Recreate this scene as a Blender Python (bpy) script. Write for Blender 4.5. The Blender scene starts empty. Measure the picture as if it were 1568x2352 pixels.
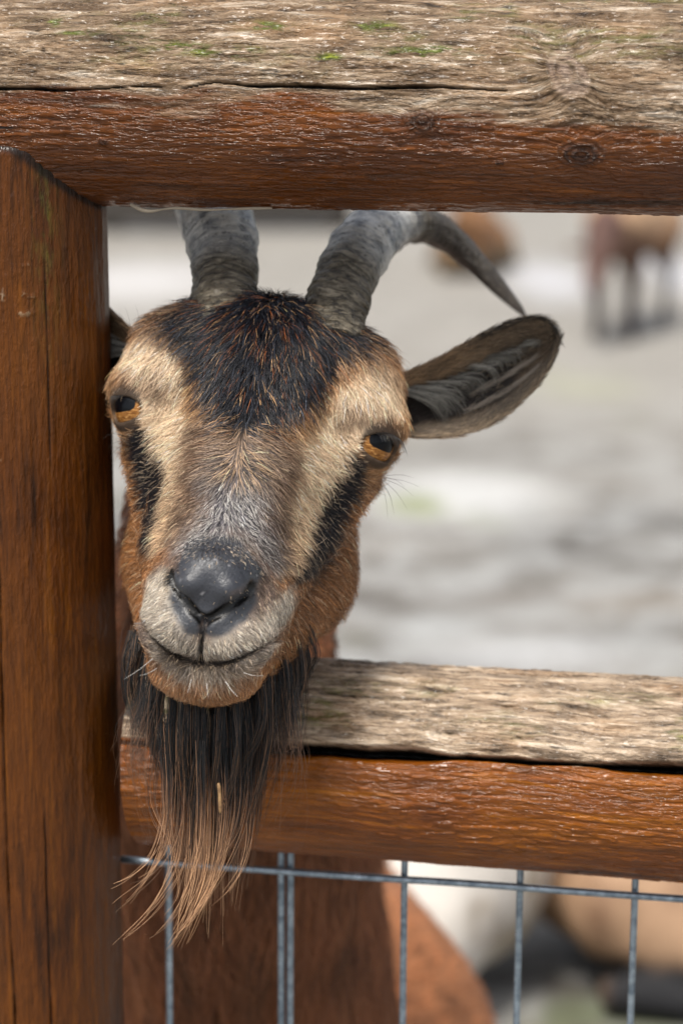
import bpy, math, random
import numpy as np
from mathutils import Vector, Matrix

# ------------------------------------------------------------------ camera, sky, sun, exposure
PITCH = math.radians(12.9)
CAM = np.array([0.0, 0.0, 1.2])
FPX = 5553.0                      # focal length in units of the measuring grid (1568 x 2352)
sc = bpy.context.scene
cd = bpy.data.cameras.new('camera')
cam = bpy.data.objects.new('camera', cd)
sc.collection.objects.link(cam)
sc.camera = cam
cam.location = CAM
cam.rotation_euler = (math.pi / 2 - PITCH, 0, 0)
cd.sensor_fit = 'VERTICAL'; cd.sensor_height = 36.0; cd.sensor_width = 24.0; cd.lens = 85.0
cd.clip_start = 0.05; cd.clip_end = 600
cd.dof.use_dof = True; cd.dof.focus_distance = 1.115; cd.dof.aperture_fstop = 5.6

w = bpy.data.worlds.new('World'); sc.world = w; w.use_nodes = True
wn = w.node_tree.nodes; wl = w.node_tree.links
sky = wn.new('ShaderNodeTexSky'); sky.sky_type = 'NISHITA'; sky.sun_disc = False
SUN_EL, SUN_AZ = math.radians(62), math.radians(208)      # azimuth from +Y, clockwise
sky.sun_elevation = SUN_EL; sky.sun_rotation = SUN_AZ
sky.air_density = 1.0; sky.dust_density = 3.0; sky.ozone_density = 1.0
hs = wn.new('ShaderNodeHueSaturation'); hs.inputs['Saturation'].default_value = 0.35      # cloud cover greys the sky
wl.new(sky.outputs[0], hs.inputs['Color'])
bgn = wn['Background']; wl.new(hs.outputs[0], bgn.inputs[0]); bgn.inputs[1].default_value = 0.07
sl = bpy.data.lights.new('sun', 'SUN'); sl.energy = 1.5; sl.angle = math.radians(16); sl.color = (1.0, 0.95, 0.87)
so = bpy.data.objects.new('sun', sl); sc.collection.objects.link(so)
sd = Vector((math.sin(SUN_AZ) * math.cos(SUN_EL), math.cos(SUN_AZ) * math.cos(SUN_EL), math.sin(SUN_EL)))
so.rotation_euler = sd.to_track_quat('Z', 'Y').to_euler(); so.location = (0, -2, 4)
sc.view_settings.view_transform = 'Standard'; sc.view_settings.look = 'None'
sc.view_settings.exposure = 1.34; sc.view_settings.gamma = 1.0
sc.render.film_transparent = False
sc.cycles.max_bounces = 6; sc.cycles.diffuse_bounces = 3; sc.cycles.glossy_bounces = 3; sc.cycles.transmission_bounces = 3
sc.cycles.sample_clamp_indirect = 4.0
sc.cycles.use_denoising = True
sc.cycles_curves.shape = 'RIBBONS'
sc.cycles_curves.subdivisions = 1

rng = np.random.default_rng(7)
FUR = 1.0                         # hair density
CP, SP = math.cos(PITCH), math.sin(PITCH)
FWD = np.array([0, CP, -SP]); UPV = np.array([0, SP, CP]); RGT = np.array([1.0, 0, 0])

def P(px, py, t):
    """point measured on the photograph's grid at distance t along the view axis"""
    return CAM + t * (FWD + (px - 784) / FPX * RGT + (1176 - py) / FPX * UPV)

def S(r, g, b):
    """sRGB 0-255 to linear"""
    o = []
    for c in (r, g, b):
        c /= 255.0
        o.append(c / 12.92 if c <= 0.04045 else ((c + 0.055) / 1.055) ** 2.4)
    return o

# ------------------------------------------------------------------ numpy noise
def _hash(ix, iy, iz, seed):
    h = (ix.astype(np.int64) * 374761393 + iy.astype(np.int64) * 668265263 + iz.astype(np.int64) * 2147483647 + seed * 974634777) & 0xffffffff
    h = ((h ^ (h >> 13)) * 1274126177) & 0xffffffff
    h = ((h ^ (h >> 16)) * 2246822519) & 0xffffffff
    return ((h ^ (h >> 15)) & 0xffffff) / float(0xffffff)

def vnoise(x, y, z=None, seed=0):
    x = np.asarray(x, float); y = np.asarray(y, float)
    z = np.zeros_like(x) if z is None else np.asarray(z, float)
    x, y, z = np.broadcast_arrays(x, y, z)
    x0 = np.floor(x); y0 = np.floor(y); z0 = np.floor(z)
    fx = x - x0; fy = y - y0; fz = z - z0
    fx = fx * fx * fx * (fx * (fx * 6 - 15) + 10); fy = fy * fy * fy * (fy * (fy * 6 - 15) + 10); fz = fz * fz * (3 - 2 * fz)
    r = 0
    for i in (0, 1):
        wx = fx if i else 1 - fx
        for j in (0, 1):
            wy = fy if j else 1 - fy
            for k in (0, 1):
                wz = fz if k else 1 - fz
                r = r + wx * wy * wz * _hash(x0 + i, y0 + j, z0 + k, seed)
    return r * 2 - 1

def fbm(x, y, z=None, o=4, seed=0, g=0.5):
    a = 1.0; s = 0; n = 0
    x = np.asarray(x, float); y = np.asarray(y, float)
    for k in range(o):
        s = s + a * vnoise(x, y, z, seed + k * 17); n += a
        x = x * 2.03 + 11.3; y = y * 2.01 + 5.7
        if z is not None: z = np.asarray(z, float) * 2.02 + 3.1
        a *= g
    return s / n

def sstep(a, b, x):
    t = np.clip((x - a) / (b - a), 0, 1)
    return t * t * (3 - 2 * t)

# ------------------------------------------------------------------ object helpers
def link(o, parent=None):
    sc.collection.objects.link(o)
    if parent is not None: o.parent = parent
    return o

def thing(name, label, cat, loc=(0, 0, 0), group=None, rz=0):
    o = bpy.data.objects.new(name, None); link(o)
    o.location = loc; o.rotation_euler = (0, 0, rz); o.empty_display_size = 0.05
    tag(o, label, cat, group); return o

def tag(o, label=None, cat=None, group=None, kind=None):
    if label: o['label'] = label
    if cat: o['category'] = cat
    if group: o['group'] = group
    if kind: o['kind'] = kind
    return o

def mesh_np(name, V, F, mat, parent=None, smooth=True, attrs=None, origin=None):
    """V (n,3) in world metres, F (m,4) or (m,3); origin = parent's location so that the child sits right"""
    V = np.asarray(V, np.float32)
    if origin is not None: V = V - np.asarray(origin, np.float32)
    F = np.asarray(F, np.int32)
    me = bpy.data.meshes.new(name)
    me.vertices.add(len(V)); me.vertices.foreach_set('co', V.ravel())
    k = F.shape[1]
    me.loops.add(F.size); me.loops.foreach_set('vertex_index', F.ravel())
    me.polygons.add(len(F)); me.polygons.foreach_set('loop_start', np.arange(0, F.size, k, dtype=np.int32))
    me.polygons.foreach_set('loop_total', np.full(len(F), k, np.int32))
    if smooth: me.polygons.foreach_set('use_smooth', np.ones(len(F), bool))
    me.update(calc_edges=True); me.validate()
    for an, av in (attrs or {}).items():
        av = np.asarray(av, np.float32)
        if av.ndim == 1:
            a = me.attributes.new(an, 'FLOAT', 'POINT'); a.data.foreach_set('value', av)
        elif av.shape[1] == 4:
            a = me.attributes.new(an, 'FLOAT_COLOR', 'POINT'); a.data.foreach_set('color', av.ravel())
        else:
            a = me.attributes.new(an, 'FLOAT_VECTOR', 'POINT'); a.data.foreach_set('vector', av.ravel())
    if mat: me.materials.append(mat)
    o = bpy.data.objects.new(name, me)
    return link(o, parent)

def curves_np(name, pts, rad, col, mat, parent=None, origin=None):
    """pts (n,k,3) world metres; rad (n,k) metres; col (n,k,3)"""
    n, k, _ = pts.shape
    if origin is not None: pts = pts - np.asarray(origin)
    cu = bpy.data.hair_curves.new(name)
    cu.add_curves([k] * n)
    cu.attributes['position'].data.foreach_set('vector', pts.astype(np.float32).ravel())
    ra = cu.attributes.get('radius') or cu.attributes.new('radius', 'FLOAT', 'POINT')
    ra.data.foreach_set('value', rad.astype(np.float32).ravel())
    ca = cu.attributes.new('col', 'FLOAT_COLOR', 'POINT')
    c4 = np.ones((n * k, 4), np.float32); c4[:, :3] = np.clip(col, 0, 1).reshape(-1, 3)
    ca.data.foreach_set('color', c4.ravel())
    cu.materials.append(mat)
    o = bpy.data.objects.new(name, cu)
    return link(o, parent)

def grid_faces(nu, nv, close_u=False, flip=False):
    i = np.arange(nu if close_u else nu - 1)[:, None]; j = np.arange(nv - 1)[None, :]
    i2 = (i + 1) % nu
    a = i * nv + j; b = i2 * nv + j; c = i2 * nv + j + 1; d = i * nv + j + 1
    f = np.stack([np.broadcast_to(q, (len(i), nv - 1)) for q in ((a, d, c, b) if flip else (a, b, c, d))], -1)
    return f.reshape(-1, 4)

def catmull(pts, n):
    """pts (m,d) -> (n,d)"""
    pts = np.asarray(pts, float); m = len(pts)
    t = np.linspace(0, m - 1 - 1e-9, n); i = t.astype(int); f = (t - i)[:, None]
    g = lambda k: pts[np.clip(k, 0, m - 1)]
    p0, p1, p2, p3 = g(i - 1), g(i), g(i + 1), g(i + 2)
    return 0.5 * ((2 * p1) + (-p0 + p2) * f + (2 * p0 - 5 * p1 + 4 * p2 - p3) * f ** 2 + (-p0 + 3 * p1 - 3 * p2 + p3) * f ** 3)

def frames(C):
    T = np.gradient(C, axis=0); T /= np.linalg.norm(T, axis=1)[:, None]
    N = np.zeros_like(T); n = np.cross(T[0], [0.3, 1, 0.2]); n /= np.linalg.norm(n); N[0] = n
    for i in range(1, len(T)):
        n = N[i - 1] - T[i] * (N[i - 1] @ T[i]); N[i] = n / np.linalg.norm(n)
    return T, N, np.cross(T, N)

def tube(C, R, nv=16, ell=None):
    """closed-ended tube; C (n,3), R (n,) ; returns V,F and ring parameters"""
    T, N, B = frames(C)
    th = np.linspace(0, 2 * np.pi, nv, endpoint=False)
    V = C[:, None] + R[:, None, None] * (np.cos(th)[None, :, None] * N[:, None] + np.sin(th)[None, :, None] * B[:, None])
    V = V.reshape(-1, 3); n = len(C)
    i = np.arange(n - 1)[:, None]; j = np.arange(nv)[None, :]; j2 = (j + 1) % nv
    F = np.stack([i * nv + j, i * nv + j2, (i + 1) * nv + j2, (i + 1) * nv + j], -1).reshape(-1, 4)
    a = len(V); V = np.vstack([V, C[0], C[-1]])
    c0 = np.stack([np.full(nv, a), (np.arange(nv) + 1) % nv, np.arange(nv), np.full(nv, a)], 1)
    c1 = np.stack([np.full(nv, a + 1), (n - 1) * nv + np.arange(nv), (n - 1) * nv + (np.arange(nv) + 1) % nv, np.full(nv, a + 1)], 1)
    return V, F, c0[:, :3], c1[:, :3]

def mesh_mixed(name, V, Fq, Ft, mat, parent=None, origin=None, attrs=None):
    V = np.asarray(V, np.float32)
    if origin is not None: V = V - np.asarray(origin, np.float32)
    me = bpy.data.meshes.new(name)
    me.vertices.add(len(V)); me.vertices.foreach_set('co', V.ravel())
    Fq = np.asarray(Fq, np.int32).reshape(-1, 4); Ft = np.asarray(Ft, np.int32).reshape(-1, 3)
    me.loops.add(Fq.size + Ft.size); me.loops.foreach_set('vertex_index', np.concatenate([Fq.ravel(), Ft.ravel()]))
    me.polygons.add(len(Fq) + len(Ft))
    me.polygons.foreach_set('loop_start', np.concatenate([np.arange(len(Fq)) * 4, Fq.size + np.arange(len(Ft)) * 3]).astype(np.int32))
    me.polygons.foreach_set('loop_total', np.concatenate([np.full(len(Fq), 4), np.full(len(Ft), 3)]).astype(np.int32))
    me.polygons.foreach_set('use_smooth', np.ones(len(Fq) + len(Ft), bool))
    me.update(calc_edges=True); me.validate()
    for an, av in (attrs or {}).items():
        av = np.asarray(av, np.float32)
        if av.ndim == 1:
            a = me.attributes.new(an, 'FLOAT', 'POINT'); a.data.foreach_set('value', av)
        elif av.shape[1] == 3:
            a = me.attributes.new(an, 'FLOAT_VECTOR', 'POINT'); a.data.foreach_set('vector', av.ravel())
        else:
            a = me.attributes.new(an, 'FLOAT_COLOR', 'POINT'); a.data.foreach_set('color', av.ravel())
    me.materials.append(mat)
    return link(bpy.data.objects.new(name, me), parent)

# ------------------------------------------------------------------ signed distance modelling
def smin(a, b, k):
    h = np.maximum(k - np.abs(a - b), 0) / k
    return np.minimum(a, b) - h * h * k * 0.25

def smax(a, b, k): return -smin(-a, -b, k)

def ell(p, c, r, rx=0.0, rz=0.0):
    q = p - np.asarray(c, np.float32)
    if rx:
        a = math.radians(rx); cs, sn = math.cos(a), math.sin(a)
        q = np.stack([q[..., 0], cs * q[..., 1] + sn * q[..., 2], -sn * q[..., 1] + cs * q[..., 2]], -1)
    if rz:
        a = math.radians(rz); cs, sn = math.cos(a), math.sin(a)
        q = np.stack([cs * q[..., 0] + sn * q[..., 1], -sn * q[..., 0] + cs * q[..., 1], q[..., 2]], -1)
    r = np.asarray(r, np.float32)
    k0 = np.sqrt(((q / r) ** 2).sum(-1)); k1 = np.sqrt(((q / (r * r)) ** 2).sum(-1)) + 1e-9
    return k0 * (k0 - 1) / k1

def rcone(p, a, b, ra, rb):
    a = np.asarray(a, np.float32); b = np.asarray(b, np.float32); ab = b - a
    t = np.clip(((p - a) @ ab) / (ab @ ab), 0, 1)
    d = p - a - t[..., None] * ab
    return np.sqrt((d * d).sum(-1)) - (ra + (rb - ra) * t)

def surface_nets(sdf, xs, ys, zs, proj=3):
    """naive surface nets on a rectilinear grid, then vertices are pulled onto the surface"""
    xs, ys, zs = (np.asarray(a, np.float32) for a in (xs, ys, zs))
    nx, ny, nz = len(xs), len(ys), len(zs)
    D = np.empty((nx, ny, nz), np.float32)
    YY, ZZ = np.meshgrid(ys, zs, indexing='ij')
    for i0 in range(0, nx, 8):
        xx = xs[i0:i0 + 8]
        p = np.empty((len(xx), ny, nz, 3), np.float32)
        p[..., 0] = xx[:, None, None]; p[..., 1] = YY; p[..., 2] = ZZ
        D[i0:i0 + 8] = sdf(p)
    sg = D < 0
    cnt = np.zeros((nx - 1, ny - 1, nz - 1), np.int8)
    for i in (0, 1):
        for j in (0, 1):
            for k in (0, 1):
                cnt += sg[i:nx - 1 + i, j:ny - 1 + j, k:nz - 1 + k]
    act = (cnt > 0) & (cnt < 8)
    ci, cj, ck = np.nonzero(act)
    idx = np.full(act.shape, -1, np.int32); idx[ci, cj, ck] = np.arange(len(ci))
    acc = np.zeros((len(ci), 3)); n = np.zeros(len(ci))
    for ax in range(3):
        for u in (0, 1):
            for v in (0, 1):
                o0 = [0, 0, 0]; oth = [a for a in range(3) if a != ax]
                o0[oth[0]] = u; o0[oth[1]] = v; o1 = list(o0); o1[ax] = 1
                a = D[ci + o0[0], cj + o0[1], ck + o0[2]]; b = D[ci + o1[0], cj + o1[1], ck + o1[2]]
                m = (a < 0) != (b < 0); t = np.where(m, a / np.where(m, a - b, 1), 0)
                q0 = np.stack([xs[ci + o0[0]], ys[cj + o0[1]], zs[ck + o0[2]]], 1)
                q1 = np.stack([xs[ci + o1[0]], ys[cj + o1[1]], zs[ck + o1[2]]], 1)
                acc += np.where(m[:, None], q0 + (q1 - q0) * t[:, None], 0); n += m
    V = (acc / n[:, None]).astype(np.float32)
    F = []
    for ax in range(3):
        o = [a for a in range(3) if a != ax]
        a = np.moveaxis(sg, (ax, o[0], o[1]), (0, 1, 2)); I = np.moveaxis(idx, (ax, o[0], o[1]), (0, 1, 2))
        ch = a[:-1, 1:-1, 1:-1] != a[1:, 1:-1, 1:-1]
        i, j, k = np.nonzero(ch); ins = a[i, j + 1, k + 1]
        q = np.stack([I[i, j, k], I[i, j + 1, k], I[i, j + 1, k + 1], I[i, j, k + 1]], 1)
        fl = ins if ax != 1 else ~ins
        q = np.where(fl[:, None], q, q[:, ::-1]); F.append(q)
    F = np.vstack(F)
    for _ in range(proj):
        d, g = sdf_grad(sdf, V)
        V = V - g * np.clip(d, -2, 2)[:, None] * 0.8
    return V, F

def sdf_grad(sdf, V, e=0.35):
    V = V.astype(np.float32); g = np.zeros_like(V); d = sdf(V)
    for a in range(3):
        o = np.zeros(3, np.float32); o[a] = e
        g[:, a] = (sdf(V + o) - sdf(V - o)) / (2 * e)
    g /= (np.linalg.norm(g, axis=1)[:, None] + 1e-6)
    return d, g

# ------------------------------------------------------------------ material helpers
def mat_new(name):
    m = bpy.data.materials.new(name); m.use_nodes = True
    nt = m.node_tree; return m, nt, nt.nodes, nt.links, nt.nodes['Principled BSDF']

def nd(nt, t, **kw):
    n = nt.nodes.new(t)
    for k, v in kw.items(): setattr(n, k, v)
    return n

def noise(nt, vec, scale, detail=4, rough=0.55, dist=0.0):
    n = nt.nodes.new('ShaderNodeTexNoise'); n.inputs['Scale'].default_value = scale
    n.inputs['Detail'].default_value = detail; n.inputs['Roughness'].default_value = rough; n.inputs['Distortion'].default_value = dist
    if vec is not None: nt.links.new(vec, n.inputs['Vector'])
    return n.outputs['Fac']

def ramp(nt, fac, stops, interp='LINEAR'):
    n = nt.nodes.new('ShaderNodeValToRGB'); n.color_ramp.interpolation = interp
    e = n.color_ramp.elements
    while len(e) < len(stops): e.new(0.5)
    for el, (p, c) in zip(e, stops):
        el.position = p; el.color = (c if len(c) == 4 else (*c, 1)) if hasattr(c, '__len__') else (c, c, c, 1)
    nt.links.new(fac, n.inputs[0]); return n.outputs[0]

def mix(nt, fac, a, b, blend='MIX'):
    n = nt.nodes.new('ShaderNodeMix'); n.data_type = 'RGBA'; n.blend_type = blend
    for sock, v in ((n.inputs[0], fac), (n.inputs[6], a), (n.inputs[7], b)):
        if hasattr(v, 'is_linked'): nt.links.new(v, sock)
        elif hasattr(v, '__len__'): sock.default_value = (*v, 1) if len(v) == 3 else v
        else: sock.default_value = v
    return n.outputs[2]

def mth(nt, op, a, b=None, clamp=False):
    n = nt.nodes.new('ShaderNodeMath'); n.operation = op; n.use_clamp = clamp
    for sock, v in zip(n.inputs, (a, b)):
        if v is None: continue
        if hasattr(v, 'is_linked'): nt.links.new(v, sock)
        else: sock.default_value = v
    return n.outputs[0]

def vscale(nt, vec, s):
    n = nt.nodes.new('ShaderNodeVectorMath'); n.operation = 'MULTIPLY'
    nt.links.new(vec, n.inputs[0]); n.inputs[1].default_value = s; return n.outputs[0]

def attr(nt, name, out='Vector'):
    n = nt.nodes.new('ShaderNodeAttribute'); n.attribute_name = name; return n.outputs[out]

def bump(nt, h, strength, dist, prev=None):
    n = nt.nodes.new('ShaderNodeBump'); n.inputs['Strength'].default_value = strength; n.inputs['Distance'].default_value = dist
    nt.links.new(h, n.inputs['Height'])
    if prev is not None: nt.links.new(prev, n.inputs['Normal'])
    return n.outputs[0]

# ------------------------------------------------------------------ the goat at the fence: shape
ROLL, YAW = math.radians(8.5), math.radians(3.2)
def _roll(v):
    """clockwise roll about the view axis, v in (right, up, back) components"""
    c, s = math.cos(ROLL), math.sin(ROLL)
    return np.array([c * v[0] + s * v[1], -s * v[0] + c * v[1], v[2]])
_B = np.stack([RGT, UPV, -FWD], 1)                      # columns
_x = _roll([math.cos(YAW), 0, math.sin(YAW)]); _y = _roll([0, 1, 0]); _z = _roll([-math.sin(YAW), 0, math.cos(YAW)])
HR = _B @ np.stack([_x, _y, _z], 1)                     # head-local (mm) -> world axes
HO = P(582, 983, 1.166)                                 # midpoint between the eyes
def L2W(p): return (np.asarray(p, float) @ HR.T) * 0.001 + HO
def W2L(p): return ((np.asarray(p, float) - HO) @ HR) * 1000.0
def WL(x, y, z): return W2L([x, y, z]).astype(np.float32)

EYE_C, EYE_R = np.array([53.5, 1.5, -3.0]), 14.5
EYE_D = np.array([0.70, -0.06, 0.71]); EYE_D /= np.linalg.norm(EYE_D)

def mirror(p):
    q = p.copy(); q[..., 0] = np.abs(q[..., 0]); return q

def head_sdf(p):
    q = mirror(p)
    d = ell(p, (0, 22, -28), (52, 38, 50))                                   # cranium
    d = smin(d, rcone(p, (0, 25, -10), (0, -58, 57), 37, 24), 14)            # forehead to nose bridge
    d = smin(d, ell(q, (42, 15, -14), (27, 25, 27)), 12)                     # orbit
    d = smin(d, ell(q, (44, 33, -18), (20, 19, 24)), 12)                     # temple
    d = smin(d, ell(q, (25, 41, -20), (22, 16, 24)), 10)                     # horn root
    d = smin(d, ell(p, (0, 47, -14), (20, 12, 22)), 10)
    d = smin(d, rcone(q, (26, -22, 2), (18, -77, 45), 26, 17.5), 14)           # cheek
    d = smin(d, ell(q, (31.5, -55, -34), (23.5, 37, 32)), 16)                    # masseter
    d = smin(d, rcone(q, (13, -106, 50), (34.5, -74, -36), 15, 20.5), 14)        # mandible
    d = smin(d, ell(p, (0, -87, 63), (30.5, 26, 30)), 12)                      # muzzle
    d = smin(d, ell(p, (0, -70, 78), (19.5, 14, 17.5)), 8)                       # nose pad
    d = smin(d, ell(q, (8.5, -75.5, 84), (8.5, 7.5, 13)), 5)                      # pad lobes
    d = smin(d, ell(q, (13.8, -97.5, 74), (16.3, 15, 18)), 7)                  # upper lip halves
    d = smin(d, ell(p, (0, -112, 62), (25.2, 17.0, 22)), 5)                  # chin and lower lip
    # cheekbone ridge running forward from under the eye
    d = smin(d, rcone(q, (52, -15, -14), (36, -48, 14), 11, 10), 10)
    # hollow between nose bridge and orbit
    d = smax(d, -ell(q, (58, -34, 36), (19, 22, 22)), 16)
    # eye: lids bulge, socket opening
    eq = q - EYE_C.astype(np.float32)
    lid = np.sqrt((eq * eq).sum(-1)) - 16.6
    d = smin(d, lid, 6)
    # brow ridge over the eye
    d = smin(d, rcone(q, (46, 17, 6), (63.0, 12, -6), 6, 6.0), 12)
    # almond opening: in the eye's own frame
    f = EYE_D.astype(np.float32)
    ux = np.array([-f[2], 0.22, f[0]], np.float32); ux /= np.linalg.norm(ux)       # towards the nose side, up a little
    ux = ux - f * (ux @ f); ux /= np.linalg.norm(ux)
    uy = np.cross(f, ux).astype(np.float32); uy = uy if uy[1] > 0 else -uy
    a = eq @ ux; b = eq @ uy; c = eq @ f
    op = np.sqrt((a / 10.6) ** 2 + ((b + 1.2 + 0.008 * a * a) / 6.0) ** 2 + (np.maximum(0, c - 16) / 14) ** 2 + (np.minimum(0, c - 12) / 6) ** 2) - 1
    d = smax(d, -op * 7, 2.0)
    # nostrils
    y = p[..., 1]; z = p[..., 2]; x = q[..., 0]
    n1 = rcone(q, (1.0, -90.5, 91.5), (9.5, -83.5, 91.8), 1.7, 2.1)
    n2 = rcone(q, (9.5, -83.5, 91.8), (18.5, -73.5, 86.5), 2.1, 2.9)
    d = smax(d, -np.minimum(n1, n2), 1.2)
    # wing hollow outside the nostril
    d = smax(d, -ell(q, (15.5, -86.5, 102), (9.5, 5.5, 11.5), rz=36), 6)
    # philtrum
    d = d + 2.6 * np.exp(-(x / 1.3) ** 2) * sstep(-113, -106, y) * sstep(-86, -91, y) * sstep(60, 75, z)
    # mouth line
    ym = -109.5 + 0.0165 * x * x
    d = d + 4.0 * np.exp(-((y - ym) / (1.5 + 0.7 * sstep(22, 5, x))) ** 2) * sstep(35, 27, x) * sstep(40, 55, z)
    d = d - 1.0 * np.exp(-((y - ym + 4.0) / 2.5) ** 2) * sstep(26, 18, x) * sstep(55, 68, z)
    return d

NK = [(-0.052, 1.240, 0.945, .054), (-0.072, 1.320, 0.835, .060), (-0.068, 1.400, 0.690, .078), (-0.060, 1.470, 0.500, .092)]
def body_sdf(p):
    d = None
    for (a, b) in zip(NK[:-1], NK[1:]):
        e = rcone(p, WL(*a[:3]), WL(*b[:3]), a[3] * 1000, b[3] * 1000)
        d = e if d is None else smin(d, e, 25)
    X = -0.055
    d = smin(d, rcone(p, WL(X + .010, 1.68, .375), WL(X - .058, 2.12, .335), 166, 146), 32)
    for s in (-1, 1):
        d = smin(d, rcone(p, WL(X + s * .072, 1.58, .41), WL(X + s * .09, 1.57, .32), 66, 52), 20)
        d = smin(d, rcone(p, WL(X + s * .09, 1.56, .36), WL(X + s * .085, 1.57, .24), 44, 24), 20)
        d = smin(d, rcone(p, WL(X + s * .085, 1.57, .24), WL(X + s * .085, 1.56, .05), 23, 19), 10)
        d = smin(d, rcone(p, WL(X + s * .085, 1.56, .06), WL(X + s * .085, 1.545, .02), 20, 24), 8)
        d = smin(d, rcone(p, WL(X - .06 + s * .07, 2.14, .40), WL(X - .06 + s * .09, 2.2, .30), 86, 50), 40)
        d = smin(d, rcone(p, WL(X - .06 + s * .09, 2.2, .30), WL(X - .06 + s * .088, 2.3, .24), 42, 26), 20)
        d = smin(d, rcone(p, WL(X - .06 + s * .088, 2.3, .24), WL(X - .06 + s * .085, 2.26, .05), 24, 19), 10)
        d = smin(d, rcone(p, WL(X - .06 + s * .085, 2.26, .06), WL(X - .06 + s * .085, 2.24, .02), 20, 24), 8)
    d = smin(d, rcone(p, WL(X - .06, 2.25, .43), WL(X - .06, 2.33, .42), 26, 14), 15)
    return d

def goat_sdf(p):
    p = p.astype(np.float32); fl = p.reshape(-1, 3)
    out = np.full(len(fl), 1e3, np.float32)
    hm = (np.abs(fl[:, 0]) < 125) & (fl[:, 1] > -185) & (fl[:, 2] > -130)
    bm = (fl[:, 2] < 60)
    if bm.any(): out[bm] = body_sdf(fl[bm])
    if hm.any():
        h = head_sdf(fl[hm]); out[hm] = smin(out[hm], h, 22)
    return out.reshape(p.shape[:-1])

def graded(lo, a, b, hi, fine, coarse, g=1.25):
    m = list(np.arange(a, b + fine, fine)); s = fine; L = []
    x = a
    while x > lo: s = min(s * g, coarse); x -= s; L.append(x)
    s = fine; x = m[-1]; R_ = []
    while x < hi: s = min(s * g, coarse); x += s; R_.append(x)
    return np.array(L[::-1] + m + R_)

# ------------------------------------------------------------------ horns and ears: shape
HORN = [(762, 790, 1.17, 66), (768, 726, 1.178, 72), (778, 690, 1.184, 71), (800, 625, 1.197, 71), (838, 560, 1.222, 70), (890, 519, 1.255, 58), (955, 512, 1.285, 45),
        (1022, 540, 1.305, 35), (1085, 597, 1.318, 27), (1145, 660, 1.322, 19), (1190, 708, 1.318, 10), (1207, 729, 1.316, 2)]
HORN_FAR = [(512, 790, 1.168, 66), (512, 735, 1.176, 75), (515, 690, 1.184, 75), (516, 600, 1.200, 76), (502, 520, 1.225, 84), (462, 440, 1.26, 74), (390, 385, 1.29, 60),
        (310, 375, 1.31, 47), (230, 400, 1.325, 36), (150, 455, 1.33, 25), (95, 505, 1.325, 14), (75, 528, 1.322, 3)]
def horn_geo(tab, seed):
    tab = np.array(tab, float)
    C = np.array([P(a, b, t) for a, b, t, r in tab]); R = tab[:, 3] * tab[:, 2] / FPX
    n = 420; C = catmull(C, n); R = catmull(R[:, None], n)[:, 0]; R = np.maximum(R, 0.0008)
    nv = 120
    V, F, c0, c1 = tube(C, R, nv)
    ln = np.concatenate([[0], np.cumsum(np.linalg.norm(np.diff(C, axis=0), axis=1))])
    S_ = np.repeat(ln, nv); TH = np.tile(np.linspace(0, 2 * np.pi, nv, endpoint=False), n)
    c, s = np.cos(TH) * 2, np.sin(TH) * 2
    wob = fbm(c, s, S_ * 30, 3, seed)
    rg = np.sin((S_ + 0.0035 * wob) * 2 * np.pi / 0.0052 + 2 * fbm(c, s, S_ * 55, 2, seed + 5))
    amp = (0.00022 + 0.0008 * np.clip(vnoise(c, s, S_ * 40, seed + 9), 0, 1)) * sstep(0, .018, R.repeat(nv) - 0.001)
    big = 0.0005 * np.sin((S_ + 0.002 * wob) * 2 * np.pi / 0.021) * sstep(.004, .012, R.repeat(nv))
    dv = amp * rg + big + 0.0012 * fbm(c * 1.5, s * 1.5, S_ * 45, 5, seed + 3) * sstep(0, .012, R.repeat(nv))
    Cc = np.repeat(C, nv, 0); N = V[:-2] - Cc; N /= np.linalg.norm(N, axis=1)[:, None]
    V[:-2] += N * dv[:, None]
    G = np.zeros((len(V), 3)); G[:-2, 0] = S_; G[:-2, 1] = TH; G[:-2, 2] = rg * .5 + .5
    return V, F, np.vstack([c0, c1]), G

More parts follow.
